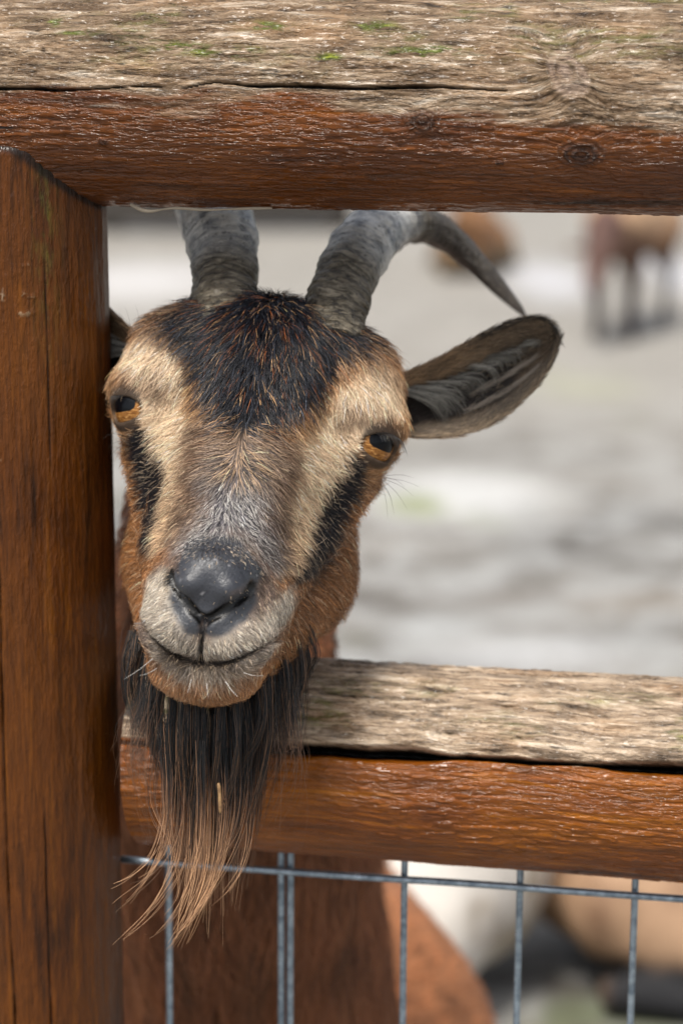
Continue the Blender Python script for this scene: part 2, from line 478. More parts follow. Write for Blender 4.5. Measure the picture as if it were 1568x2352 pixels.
EAR_U = [(902, 866), (955, 846), (1025, 812), (1100, 770), (1172, 738), (1228, 727), (1266, 742), (1283, 778)]
EAR_L = [(918, 1000), (980, 1004), (1045, 1000), (1108, 982), (1166, 948), (1222, 896), (1264, 836), (1283, 782)]
EAR_T = [1.186, 1.19, 1.194, 1.197, 1.20, 1.203, 1.206, 1.208]
def ear_geo(sgn):
    n, m = 120, 60
    U = catmull([P(a, b, t) for (a, b), t in zip(EAR_U, EAR_T)], n); Lw = catmull([P(a, b, t - .002) for (a, b), t in zip(EAR_L, EAR_T)], n)
    s = np.linspace(0, 1, n)[:, None, None]; r = np.linspace(0, 1, m)[None, :, None]
    M = Lw[:, None] * (1 - r) + U[:, None] * r
    prof = (np.sin(np.pi * r) ** 0.75)
    dep = 0.017 * (1 - 0.75 * s ** 1.5) * sstep(-.05, .12, s) * sstep(1.02, .8, s) + 0.004 * sstep(0, .1, s)
    # long folds running along the inside of the ear
    fold = 0.0011 * np.cos(r * 2 * np.pi * 4.3) * sstep(.12, .35, s) * sstep(.9, .6, s) * np.sin(np.pi * r)
    Fr = M + FWD * (dep * prof + fold)
    th = 0.0022 * np.sin(np.pi * np.clip(r, .03, .97)) ** .5 + 0.0002
    Bk = M + FWD * (dep * prof + th * 1.4)
    V = np.vstack([Fr.reshape(-1, 3), Bk.reshape(-1, 3)])
    F1 = grid_faces(n, m, flip=False); F2 = grid_faces(n, m, flip=True) + n * m
    k = n * m; E = []
    i = np.arange(n - 1)
    E.append(np.stack([i * m, i * m + k, (i + 1) * m + k, (i + 1) * m], 1))
    E.append(np.stack([i * m + m - 1, (i + 1) * m + m - 1, (i + 1) * m + m - 1 + k, i * m + m - 1 + k], 1))
    j = np.arange(m - 1); e = (n - 1) * m
    E.append(np.stack([e + j, e + j + k, e + j + 1 + k, e + j + 1], 1))
    F = np.vstack([F1, F2] + E)
    sr = np.concatenate([np.broadcast_to(s, (n, m, 1)), np.broadcast_to(r, (n, m, 1)), np.zeros((n, m, 1))], -1).reshape(-1, 3)
    G = np.vstack([sr, sr + [0, 0, 1]])
    if sgn < 0:
        q = W2L(V); q[:, 0] *= -1; V = L2W(q); F = F[:, ::-1]
    return V, F, G

# ------------------------------------------------------------------ wood: materials
def wood_material(name, stain, dark, gold, coat=0.35, rough=0.42, flakes=1.0, lo=S(96, 76, 56), mi=S(146, 124, 100), hi=S(212, 200, 184)):
    m, nt, N, L, B = mat_new(name)
    g = attr(nt, 'guv'); wm = attr(nt, 'wm'); sep = nd(nt, 'ShaderNodeSeparateXYZ'); L.new(wm, sep.inputs[0])
    weather, moss, cav = sep.outputs[0], sep.outputs[1], sep.outputs[2]
    long_ = vscale(nt, g, (9, 150, 1)); fine = vscale(nt, g, (40, 900, 1)); med = vscale(nt, g, (28, 190, 1)); blot = vscale(nt, g, (11, 26, 1))
    n1 = noise(nt, long_, 1.0, 5, 0.6, 0.4); n2 = noise(nt, fine, 1.0, 3, 0.6); n3 = noise(nt, med, 1.0, 5, 0.65, 0.6); n4 = noise(nt, blot, 1.0, 4, 0.6)
    c = ramp(nt, n1, [(0.32, dark), (0.46, stain), (0.56, stain), (0.70, gold)])
    c = mix(nt, ramp(nt, n4, [(0.35, 0.0), (0.7, 0.75)]), c, mix(nt, 0.5, gold, stain), 'MIX')
    c = mix(nt, ramp(nt, n2, [(0.3, 0.55), (0.6, 0.0)]), c, [q * 0.45 for q in dark])
    c = mix(nt, ramp(nt, n4, [(0.22, 0.85), (0.40, 0.0)]), c, dark)
    # weathered, grey surface
    n5 = noise(nt, vscale(nt, g, (26, 230, 1)), 1.0, 6, 0.68, 0.6); n6 = noise(nt, vscale(nt, g, (14, 40, 1)), 1.0, 4, 0.6)
    wc = ramp(nt, n5, [(0.30, S(44, 33, 24)), (0.43, lo), (0.56, mi), (0.72, hi)])
    wc = mix(nt, ramp(nt, n6, [(0.50, 0.0), (0.72, 0.5)]), wc, S(176, 138, 100))
    wc = mix(nt, ramp(nt, noise(nt, vscale(nt, g, (60, 420, 1)), 1.0, 3, 0.7), [(0.30, 0.9), (0.46, 0.0)]), wc, S(48, 40, 32))
    wn_ = mth(nt, 'ADD', weather, mth(nt, 'MULTIPLY', mth(nt, 'SUBTRACT', n3, 0.5), 0.9))
    c = mix(nt, ramp(nt, wn_, [(0.38, 0.0), (0.66, 1.0)]), c, wc)
    # moss
    n7 = noise(nt, vscale(nt, g, (70, 260, 1)), 1.0, 4, 0.7)
    mc = ramp(nt, n7, [(0.35, S(44, 48, 24)), (0.6, S(92, 98, 40)), (0.75, S(150, 156, 40))])
    mm = mth(nt, 'MULTIPLY', moss, ramp(nt, n7, [(0.44, 0.0), (0.56, 1.0)]))
    c = mix(nt, mm, c, mc)
    gs = nd(nt, 'ShaderNodeSeparateXYZ'); L.new(g, gs.inputs[0]); kn = gs.outputs[2]
    c = mix(nt, ramp(nt, kn, [(0.0, 0.0), (0.25, .0), (0.8, .55), (1.0, .7)]), c, S(168, 146, 132))
    c = mix(nt, ramp(nt, mth(nt, 'MULTIPLY', kn, -1.0), [(0.2, 0.0), (0.9, .75)]), c, S(30, 18, 12))
    c = mix(nt, cav, c, S(14, 10, 8))
    L.new(c, B.inputs['Base Color'])
    rr = ramp(nt, n3, [(0.3, rough - 0.12), (0.7, rough + 0.15)])
    L.new(mix(nt, mth(nt, 'MULTIPLY', weather, 1.0), rr, (0.40, 0.40, 0.40)), B.inputs['Roughness'])
    L.new(mth(nt, 'MULTIPLY', mth(nt, 'SUBTRACT', 1.0, mth(nt, 'MULTIPLY', weather, .65)), coat, clamp=True), B.inputs['Coat Weight']); B.inputs['Coat Roughness'].default_value = 0.13
    B.inputs['Specular IOR Level'].default_value = 0.15
    b1 = bump(nt, n3, 0.32 * flakes, 0.0010)
    b2 = bump(nt, n2, 0.35, 0.0004, b1)
    fl = noise(nt, vscale(nt, g, (120, 520, 1)), 1.0, 3, 0.6)
    b3 = bump(nt, ramp(nt, fl, [(0.45, 0.0), (0.62, 1.0)]), 0.6 * flakes, 0.0009, b2)
    L.new(b3, B.inputs['Normal']); L.new(b2, B.inputs['Coat Normal'])
    L.new(b3, B.inputs['Coat Normal'])
    return m

WOOD_TOP = wood_material('stained_wood_top', S(90, 45, 7), S(22, 11, 5), S(150, 84, 14), 0.60, 0.45, 1.3)
WOOD_LOW = wood_material('stained_wood_lower', S(122, 62, 5), S(40, 19, 5), S(186, 110, 8), 0.55, 0.42, 1.0, S(122, 104, 86), S(182, 160, 136), S(224, 208, 188))
WOOD_POST = wood_material('stained_wood_post', S(88, 46, 9), S(32, 16, 6), S(122, 70, 13), 0.35, 0.45, 0.7)

# ------------------------------------------------------------------ the fence
YAWF = math.radians(11); CA, SA = math.cos(YAWF), math.sin(YAWF)
FX, FY = P(44, 1000, 1.205)[0], 1.19
Z_TOP, Z_LOW, R_RAIL, R_POST = 1.1335, 0.801, 0.0505, 0.0462
AX = np.array([CA, -SA, 0]); NF = np.array([-SA, -CA, 0]); ZU = np.array([0, 0, 1.0])
FO = np.array([FX, FY, 0.0])
def fpt(s, z): return FO + AX * s + ZU * z

RAIL_BACK = {0.801: -0.020}
def rail_point(px, py, zc):
    """(s, arc) on a rail for a point measured on the photograph"""
    d = FWD + (px - 784) / FPX * RGT + (1176 - py) / FPX * UPV
    o = CAM - FO - ZU * zc - NF * RAIL_BACK.get(zc, 0); dn = d - AX * (d @ AX); on = o - AX * (o @ AX)
    a = dn @ dn; b = 2 * dn @ on; c = on @ on - R_RAIL ** 2
    q = max(b * b - 4 * a * c, 0); t = (-b - math.sqrt(q)) / (2 * a); h = o + d * t
    return h @ AX, math.atan2(h @ ZU, h @ NF) * R_RAIL

def axis_grid(s0, v0, v1, s1, fine, coarse):
    a = np.arange(s0, v0, coarse); b = np.arange(v0, v1, fine); c = np.arange(v1, s1 + coarse, coarse)
    return np.concatenate([a, b, c])

def lump(s, a, c, rs, ra): return np.exp(-(((s - c[0]) / rs) ** 2 + ((a - c[1]) / ra) ** 2))

def log_field(s, a, seed, weather, knots, cracks):
    """height, warped arc coordinate, crack darkness"""
    aw = a + 0.003 * fbm(s * 9, a * 12, o=2, seed=seed)
    ring = np.zeros_like(s); kz = np.zeros_like(s)
    for (ks, ka, kr, amp) in knots:
        d = np.sqrt(((s - ks) / 1.5) ** 2 + ((a - ka)) ** 2) / kr
        if amp > 1.25: d = np.sqrt((s - ks + .25 * (a - ka)) ** 2 + ((a - ka) / 1.25) ** 2) / kr * 1.15
        d = np.abs(d + (.45 if amp > 1.25 else .30) * fbm(s * (38 if amp > 1.25 else 70), a * (50 if amp > 1.25 else 110), o=3, seed=seed + 30 + int(kr * 1e4) % 7))
        e = np.exp(-d ** 2 * 0.7)
        kz = kz + np.exp(-d ** 4) * (.66 + .2 * np.sin(d * (11 if amp > 1.25 else 15) + 2.5 * fbm(s * 120, a * 120, o=2, seed=seed + 8))) * (1 if amp > 1.25 else -1)
        aw = aw + e * kr * 0.9 * np.sign(a - ka) * (1 - np.exp(-np.abs(a - ka) / kr * 2)) * 1.0 + e * 0
        ring = ring + np.exp(-d ** 4) * (0.0008 * np.sin(d * 15 + 2.5 * fbm(s * 120, a * 120, o=2, seed=seed + 8)) * amp * .6 + 0.0010 * amp)
    h = 0.0016 * fbm(s * 6, a * 10, o=3, seed=seed + 1) + 0.0006 * fbm(s * 22, aw * 260, o=4, seed=seed + 2)
    fl = fbm(s * 55, aw * 230, o=4, seed=seed + 3, g=0.6)
    h = h - (0.00022 + 0.0012 * weather) * np.clip(np.abs(fl) * -1 + 0.22, 0, 1) * 2.6
    h = h + 0.0011 * weather * np.maximum(0, fbm(s * 38, aw * 150, o=3, seed=seed + 4))
    nf_ = fbm(s * 16, aw * 210, o=3, seed=seed + 20); nf2 = fbm(s * 34, aw * 420, o=3, seed=seed + 21)
    fine_cr = np.maximum(sstep(.035, .0, np.abs(nf_)) * sstep(-.1, .3, fbm(s * 12, aw * 40, o=2, seed=seed + 22)), .7 * sstep(.05, .0, np.abs(nf2)) * sstep(.0, .35, fbm(s * 20, aw * 50, o=2, seed=seed + 23)))
    fine_cr = fine_cr * (.22 + .78 * weather); h = h - .0011 * fine_cr
    # small chips lifted along the grain
    h = h + 0.00055 * sstep(0.18, 0.42, fbm(s * 100, aw * 520, o=2, seed=seed + 6)) * sstep(-.35, .15, fbm(s * 11, a * 45, o=2, seed=seed + 16))
    cd_ = fine_cr * .72
    for (path, wd, dp, f0, f1) in cracks:
        ps = np.array([p[0] for p in path]); pa = np.array([p[1] for p in path])
        ac = np.interp(s, ps, pa) + 0.0009 * fbm(s * 45, s * 0 + seed, o=4, seed=seed + 7)
        fade = sstep(f0, f0 + .015, s) * (1 - sstep(f1 - .03, f1, s))
        ww = wd * (0.75 + 0.5 * vnoise(s * 35, s * 0 + 3, seed=seed + 12)) * fade + 1e-6
        g = np.exp(-(np.abs(a - ac) / ww) ** 3) * fade
        h = h - dp * g; cd_ = np.maximum(cd_, sstep(.2, .6, g))
        # the upper lip of the crack curls out a little
        h = h + 0.0007 * fade * np.exp(-((a - ac - wd * 2.4) / (wd * 2)) ** 2)
    return h + ring, aw, cd_, kz

def rail(name, label, zc, s0, s1, v0, v1, mat, seed, wfun, mfun, knots, cracks, parent, r=R_RAIL):
    S1 = axis_grid(s0, v0, v1, s1, 0.00062, 0.004)
    th = np.radians(np.concatenate([np.arange(-100, 100, 0.62), np.arange(100, 260, 4.0)]))
    ss, tt = np.meshgrid(S1, th, indexing='ij'); a = tt * r
    w = wfun(ss, a); mo = mfun(ss, a)
    h, aw, cd_, kz = log_field(ss, a, seed, np.clip(w, 0, 1), knots, cracks)
    rr = r + h
    OB = NF * RAIL_BACK.get(zc, 0)
    V = FO + OB + ZU * zc + ss[..., None] * AX + rr[..., None] * (np.cos(tt)[..., None] * NF + np.sin(tt)[..., None] * ZU)
    n, m = ss.shape
    i = np.arange(n - 1)[:, None]; j = np.arange(m)[None, :]; j2 = (j + 1) % m
    F = np.stack([i * m + j, (i + 1) * m + j, (i + 1) * m + j2, i * m + j2], -1).reshape(-1, 4)[:, ::-1]
    V = V.reshape(-1, 3); G = np.stack([ss, aw, kz], -1).reshape(-1, 3); W = np.stack([w, mo, cd_], -1).reshape(-1, 3)
    k = len(V); V = np.vstack([V, FO + OB + ZU * zc + AX * S1[0], FO + OB + ZU * zc + AX * S1[-1]])
    G = np.vstack([G, [0, 0, 0], [0, 0, 0]]); W = np.vstack([W, [.3, 0, 0], [.3, 0, 0]])
    c0 = np.stack([np.full(m, k), np.arange(m), (np.arange(m) + 1) % m], 1)
    c1 = np.stack([np.full(m, k + 1), (n - 1) * m + (np.arange(m) + 1) % m, (n - 1) * m + np.arange(m)], 1)
    o = mesh_mixed(name, V, F, np.vstack([c0, c1]), mat, parent, FO, {'guv': G, 'wm': W})
    if label: o['label'] = label
    return o

fence = thing('wooden_fence', 'wet log rail fence with a mossy top rail, stained post and wire mesh below', 'fence', FO)
RP = lambda x, y: rail_point(x, y, Z_TOP)
top_crack = [RP(-200, 205), RP(0, 205), RP(200, 206), RP(330, 200), RP(430, 203), RP(500, 190), RP(570, 196), RP(800, 203), RP(1000, 203), RP(1240, 208), RP(1500, 215)]
a_mid = RP(700, 240)[1]; a_moss = RP(700, 60)[1]
def w_top(s, a):
    n = fbm(s * 9, a * 40, o=4, seed=31)
    return sstep(a_mid - 0.024, a_mid + 0.016, a + 0.020 * n) * 0.92 + 0.18 * sstep(-.1, .5, fbm(s * 10, a * 60, o=3, seed=77))
def m_top(s, a):
    n = fbm(s * 26, a * 60, o=4, seed=52)
    band = sstep(a_mid + .004, a_moss, a) * (1 - .3 * sstep(a_moss + .012, a_moss + .03, a))
    m = band * sstep(-.05, .35, n) * 0.45
    for px, py, rx, ry in ((545, 122, 48, 9), (470, 118, 26, 8), (755, 133, 30, 6), (130, 50, 22, 8), (420, 110, 60, 9), (860, 60, 40, 12), (610, 62, 50, 10), (985, 115, 70, 10), (180, 76, 40, 8), (960, 125, 90, 7)):
        c = RP(px, py); m = np.maximum(m, 1.5 * lump(s, a, c, rx * .00021, ry * .0003))
    return np.clip(m, 0, 1.5)
kk = [(*RP(1292, 160), 0.0125, 1.3), (*RP(968, 276), 0.0058, .9), (*RP(1332, 356), 0.0070, .9), (*RP(237, 326), 0.0016, 1.2), (*RP(1147, 373), 0.0016, 1.2), (*RP(858, 408), 0.0014, .8)]
under = [RP(300, 424), RP(440, 424), RP(640, 428)]
rail('top_rail', 'upper log, grey and mossy above a long crack, brown stain below', Z_TOP, -0.25, 0.62, -0.075, 0.42, WOOD_TOP, 11, w_top, m_top, kk,
     [(top_crack, 0.00055, 0.006, RP(-190, 205)[0], RP(1260, 205)[0]), (under, 0.0005, 0.004, RP(300, 424)[0], RP(650, 425)[0]),
      ([RP(0, 296), RP(150, 300), RP(400, 318)], 0.0004, .002, RP(-150, 300)[0], RP(120, 300)[0])], fence)
RQ = lambda x, y: rail_point(x, y, Z_LOW)
low_crack = [RQ(100, 1700), RQ(560, 1716), RQ(700, 1722), RQ(900, 1732), RQ(1100, 1742), RQ(1300, 1753), RQ(1568, 1768), RQ(1900, 1788)]
a_lc = RQ(1000, 1738)[1]
def w_low(s, a):
    return sstep(a_lc - 0.0020, a_lc + 0.0012, a + 0.0010 * fbm(s * 14, a * 5, o=3, seed=91)) * 1.0 - 0.06 * fbm(s * 12, a * 30, o=3, seed=92)
def m_low(s, a):
    c = RQ(900, 1640); band = sstep(a_lc + .006, a_lc + .016, a) * (1 - sstep(a_lc + .03, a_lc + .05, a))
    return band * sstep(.0, .4, fbm(s * 20, a * 50, o=4, seed=95)) * 0.55
rail('lower_rail', 'middle log split along its length, pale weathered wood above the gap and orange stain below', Z_LOW, 0.0570, 0.66, 0.0572, 0.44, WOOD_LOW, 23, w_low, m_low,
     [],
     [(low_crack, 0.0027, 0.018, -.2, 0.9), ([RQ(1060, 1618), RQ(1160, 1622), RQ(1270, 1630)], .0006, .003, RQ(1075, 1618)[0], RQ(1280, 1628)[0]),
      ([RQ(700, 1590), RQ(900, 1600), RQ(1000, 1608)], .0004, .002, RQ(700, 1590)[0], RQ(960, 1600)[0])], fence)

POST_FWD = 0.0035
def post(parent):
    zz = np.concatenate([np.arange(-0.25, 0.56, 0.006), np.arange(0.56, 1.1178, .0008)])
    th = np.radians(np.concatenate([np.arange(-100, 100, 0.8), np.arange(100, 260, 4.0)]))
    z, t = np.meshgrid(zz, th, indexing='ij'); r = R_POST; a = t * r
    n1 = fbm(z * 14, a * 200, o=4, seed=41)
    h = 0.0008 * fbm(z * 5, a * 12, o=3, seed=42) + 0.0005 * n1 + 0.0002 * fbm(z * 60, a * 500, o=3, seed=43)
    # the grain has torn into rows of small chips
    rows = (0.35 + 0.65 * np.sin((z + 0.004 * fbm(z * 20, a * 50, o=3, seed=45)) * 2 * np.pi / 0.0155) ** 4) * sstep(.12, .4, fbm(z * 260, a * 210, o=3, seed=47))
    rowm = sstep(-.1, .3, fbm(z * 22, a * 40, o=2, seed=46)) * sstep(.93, .97, z) * sstep(1.09, 1.04, z) * sstep(.034, .02, a)
    h = h + 0.0007 * rows * rowm * np.clip(.5 + fbm(z * 50, a * 400, o=2, seed=44), 0, 1)
    cr = np.zeros_like(z)
    for (ac, z0, z1, wd, dp) in ((-.0065, .96, 1.12, .0004, .003), (.0035, .55, .93, .0005, .003), (.0225, .55, .80, .0004, .003), (.0270, .60, .66, .0012, .005), (.0300, .56, .63, .0009, .004), (-.004, .55, .7, .0004, .002), (.030, .95, 1.07, .0004, .0025)):
        p = ac + 0.0012 * fbm(z * 12, z * 0 + ac * 900, o=3, seed=48)
        g = np.exp(-(np.abs(a - p) / (wd * (0.6 + .6 * np.abs(vnoise(z * 40, z * 0, seed=3))))) ** 2) * sstep(z0, z0 + .03, z) * sstep(z1, z1 - .03, z)
        h = h - dp * g; cr = np.maximum(cr, g * .9)
    R = r + h - .006 * np.clip((z - 1.110) / .0075, 0, 1.1) ** 2
    dr_ = np.sqrt((R * np.cos(t) + POST_FWD) ** 2 + (z - Z_TOP) ** 2) - R_RAIL
    cr = np.maximum(cr, .85 * sstep(.0035, .0008, np.abs(dr_)))  # contact shade painted dark along the joint with the top rail
    V = FO + NF * POST_FWD + np.stack([0 * z, 0 * z, z], -1) + R[..., None] * (np.cos(t)[..., None] * NF + np.sin(t)[..., None] * AX)
    n, m = z.shape; i = np.arange(n - 1)[:, None]; j = np.arange(m)[None, :]; j2 = (j + 1) % m
    F = np.stack([i * m + j, i * m + j2, (i + 1) * m + j2, (i + 1) * m + j], -1).reshape(-1, 4)
    w = 0.16 + 0.10 * fbm(z * 8, a * 60, o=3, seed=49) + 0.5 * rows * rowm
    mo = 0.28 * np.exp(-((a - .031) / .006) ** 2) * sstep(.98, 1.08, z)
    G = np.stack([z + 3.3, a * .9, a * 0], -1).reshape(-1, 3); W = np.stack([w, mo, cr], -1).reshape(-1, 3)
    V = V.reshape(-1, 3); k = len(V); V = np.vstack([V, FO + NF * POST_FWD + ZU * zz[-1], FO + NF * POST_FWD + ZU * zz[0]])
    G = np.vstack([G, [0, 0, 0], [0, 0, 0]]); W = np.vstack([W, [0, 0, 0], [0, 0, 0]])
    e = (n - 1) * m
    c1 = np.stack([np.full(m, k), e + np.arange(m), e + (np.arange(m) + 1) % m], 1)
    c0 = np.stack([np.full(m, k + 1), (np.arange(m) + 1) % m, np.arange(m)], 1)
    o = mesh_mixed('post', V, F, np.vstack([c0, c1]), WOOD_POST, parent, FO, {'guv': G, 'wm': W})
    return o
post(fence)

# splinter peeling from under the top rail
m_spl, nt, N, L, B = mat_new('pale_splinter'); B.inputs['Base Color'].default_value = (*S(150, 138, 120), 1); B.inputs['Roughness'].default_value = .6
C = catmull([P(300, 470, 1.150), P(340, 485, 1.146), P(400, 478, 1.146), P(480, 482, 1.144), P(560, 479, 1.142), P(625, 478, 1.141)], 50)
V, F, c0, c1 = tube(C, 0.0004 + 0.0006 * np.abs(np.sin(np.linspace(0.3, 9, 50))) * np.linspace(1, .4, 50), 10)
mesh_mixed('splinter', V, F, np.vstack([c0, c1]), m_spl, fence, FO)

# galvanised mesh
m_wire, nt, N, L, B = mat_new('galvanised_wire')
tc = nd(nt, 'ShaderNodeTexCoord'); nn = noise(nt, tc.outputs['Object'], 180, 4, .6)
L.new(ramp(nt, nn, [(0.3, S(104, 118, 130)), (0.7, S(170, 184, 196))]), B.inputs['Base Color'])
B.inputs['Metallic'].default_value = 0.75; L.new(ramp(nt, nn, [(0.3, 0.45), (0.7, 0.26)]), B.inputs['Roughness'])
def wire(name, a, b, r, seed):
    t = np.linspace(0, 1, 40)[:, None]; C = a * (1 - t) + b * t
    C = C + NF * (0.0006 * vnoise(t[:, 0] * 9, t[:, 0] * 0 + seed))[:, None]
    V, F, c0, c1 = tube(C, np.full(40, r), 12); mesh_mixed(name, V, F, np.vstack([c0, c1]), m_wire, fence, FO)
MESH_BACK = -0.014                                           # the mesh hangs a little behind the middle of the rails
def mpt(px, py):
    d = FWD + (px - 784) / FPX * RGT + (1176 - py) / FPX * UPV
    o = CAM - FO - NF * MESH_BACK; t = -(o @ NF) / (d @ NF); h = o + d * t; return h @ AX, h[2]
def mw(s, z, off=0): return FO + NF * (MESH_BACK + off) + AX * s + ZU * z
zt = mpt(1000, 2024)[1]
for k in range(7):
    z = zt - k * 0.0975
    if k == 0: wire('horizontal_wire', mw(0.04, zt - .0006), mw(0.62, zt + .0008), 0.0019, k)
    else: wire('horizontal_wire', mw(0.04, z), mw(0.62, z), 0.0019, k)
s_v = [mpt(381, 2100), mpt(640, 2100), mpt(661, 2100), mpt(922, 2100), mpt(1187, 2100), mpt(1451, 2100)]
dv = s_v[4][0] - s_v[3][0]
for k, (s, z) in enumerate(s_v + [(s_v[5][0] + dv, 0), (s_v[0][0] - dv, 0)]):
    if s < 0.045: continue
    wire('vertical_wire', mw(s + .0012, 0.81, -.0036), mw(s - .004, 0.03, -.0036), 0.0018, k + 20)

# ------------------------------------------------------------------ the ground
def ground():
    xs = np.concatenate([-np.geomspace(200, 4.2, 24), np.arange(-4, 4.01, 0.05), np.geomspace(4.2, 200, 24)])
    ys = np.concatenate([[-60, -20, -8, -3], np.arange(-1, 12.01, 0.05), np.geomspace(12.2, 400, 30)])
    x, y = np.meshgrid(xs, ys, indexing='ij')
    z = 0.012 * fbm(x * 1.1, y * 1.1, o=4, seed=5) + 0.010 * np.maximum(0, fbm(x * 7, y * 7, o=3, seed=6)) - .008
    z = z * sstep(14, 10, y) * sstep(5, 4, np.abs(x))
    V = np.stack([x, y, z], -1).reshape(-1, 3); F = grid_faces(len(xs), len(ys), flip=False)
    m, nt, N, L, B = mat_new('trodden_ground')
    tc = nd(nt, 'ShaderNodeTexCoord'); o = tc.outputs['Object']
    n1 = noise(nt, o, 1.5, 3, .55, .6); n2 = noise(nt, o, 6.0, 4, .6, .3); n3 = noise(nt, o, 45, 4, .7); n4 = noise(nt, vscale(nt, o, (1, .7, 1)), 3.2, 3, .5, .8)
    sp = nd(nt, 'ShaderNodeSeparateXYZ'); L.new(o, sp.inputs[0])
    c = ramp(nt, n1, [(0.34, S(76, 73, 69)), (0.5, S(112, 108, 102)), (0.66, S(148, 143, 136))])
    c = mix(nt, ramp(nt, n2, [(0.40, 0.0), (0.62, 0.75)]), c, S(168, 168, 166))
    c = mix(nt, ramp(nt, n2, [(0.30, 0.8), (0.45, 0.0)]), c, S(74, 69, 63))
    c = mix(nt, ramp(nt, n4, [(0.62, 0.0), (0.74, 0.55)]), c, S(120, 128, 84))
    far = ramp(nt, mth(nt, 'MULTIPLY', sp.outputs[1], 0.1), [(0.52, 0.0), (0.68, 0.78)])
    c = mix(nt, far, c, S(156, 151, 143))
    def patch(x, y, rx, ry, col, k=1.0):
        nonlocal c
        s = nd(nt, 'ShaderNodeVectorMath', operation='SUBTRACT'); L.new(o, s.inputs[0]); s.inputs[1].default_value = (x, y, 0)
        d = nd(nt, 'ShaderNodeVectorMath', operation='LENGTH'); L.new(vscale(nt, s.outputs[0], (1 / rx, 1 / ry, 0)), d.inputs[0])
        dd = mth(nt, 'ADD', d.outputs['Value'], mth(nt, 'MULTIPLY', mth(nt, 'SUBTRACT', n2, 0.5), 1.4))
        c = mix(nt, ramp(nt, dd, [(0.3, k * .8), (1.5, 0.0)]), c, col)
    G = lambda px, py: (lambda d: (d[0] * -1.2 / d[2], d[1] * -1.2 / d[2]))(FWD + (px - 784) / FPX * RGT + (1176 - py) / FPX * UPV)
    patch(*G(1255, 640), .22, .8, S(196, 196, 200)); patch(*G(1550, 620), .2, .8, S(196, 196, 200)); patch(*G(1060, 1130), .28, .35, S(204, 204, 202), .9)
    patch(*G(950, 1150), .09, .16, S(126, 134, 78), 1.0); patch(*G(1330, 880), .25, .35, S(166, 166, 138), .5)
    patch(*G(1200, 1490), .25, .16, S(198, 198, 198), .7); patch(*G(1000, 1430), .12, .08, S(196, 198, 198), .6); patch(*G(1480, 1380), .3, .14, S(142, 132, 120), .6)
    patch(*G(1150, 1370), .22, .12, S(118, 112, 106), .7); patch(*G(330, 640), .4, .9, S(214, 212, 212), .8); patch(*G(1500, 2320), .18, .06, S(92, 104, 66), .8)
    c = mix(nt, ramp(nt, mth(nt, 'MULTIPLY', sp.outputs[1], 0.01), [(0.16, 0.0), (0.3, 1.0)]), c, S(150, 172, 140))
    c = mix(nt, ramp(nt, n3, [(0.35, 0.35), (0.5, 0.0)]), c, S(84, 76, 66))
    L.new(c, B.inputs['Base Color']); B.inputs['Roughness'].default_value = 0.75
    L.new(bump(nt, n3, .6, .01, bump(nt, n2, .5, .03)), B.inputs['Normal'])
    o_ = mesh_np('ground', V, F, m); o_['kind'] = 'structure'
ground()

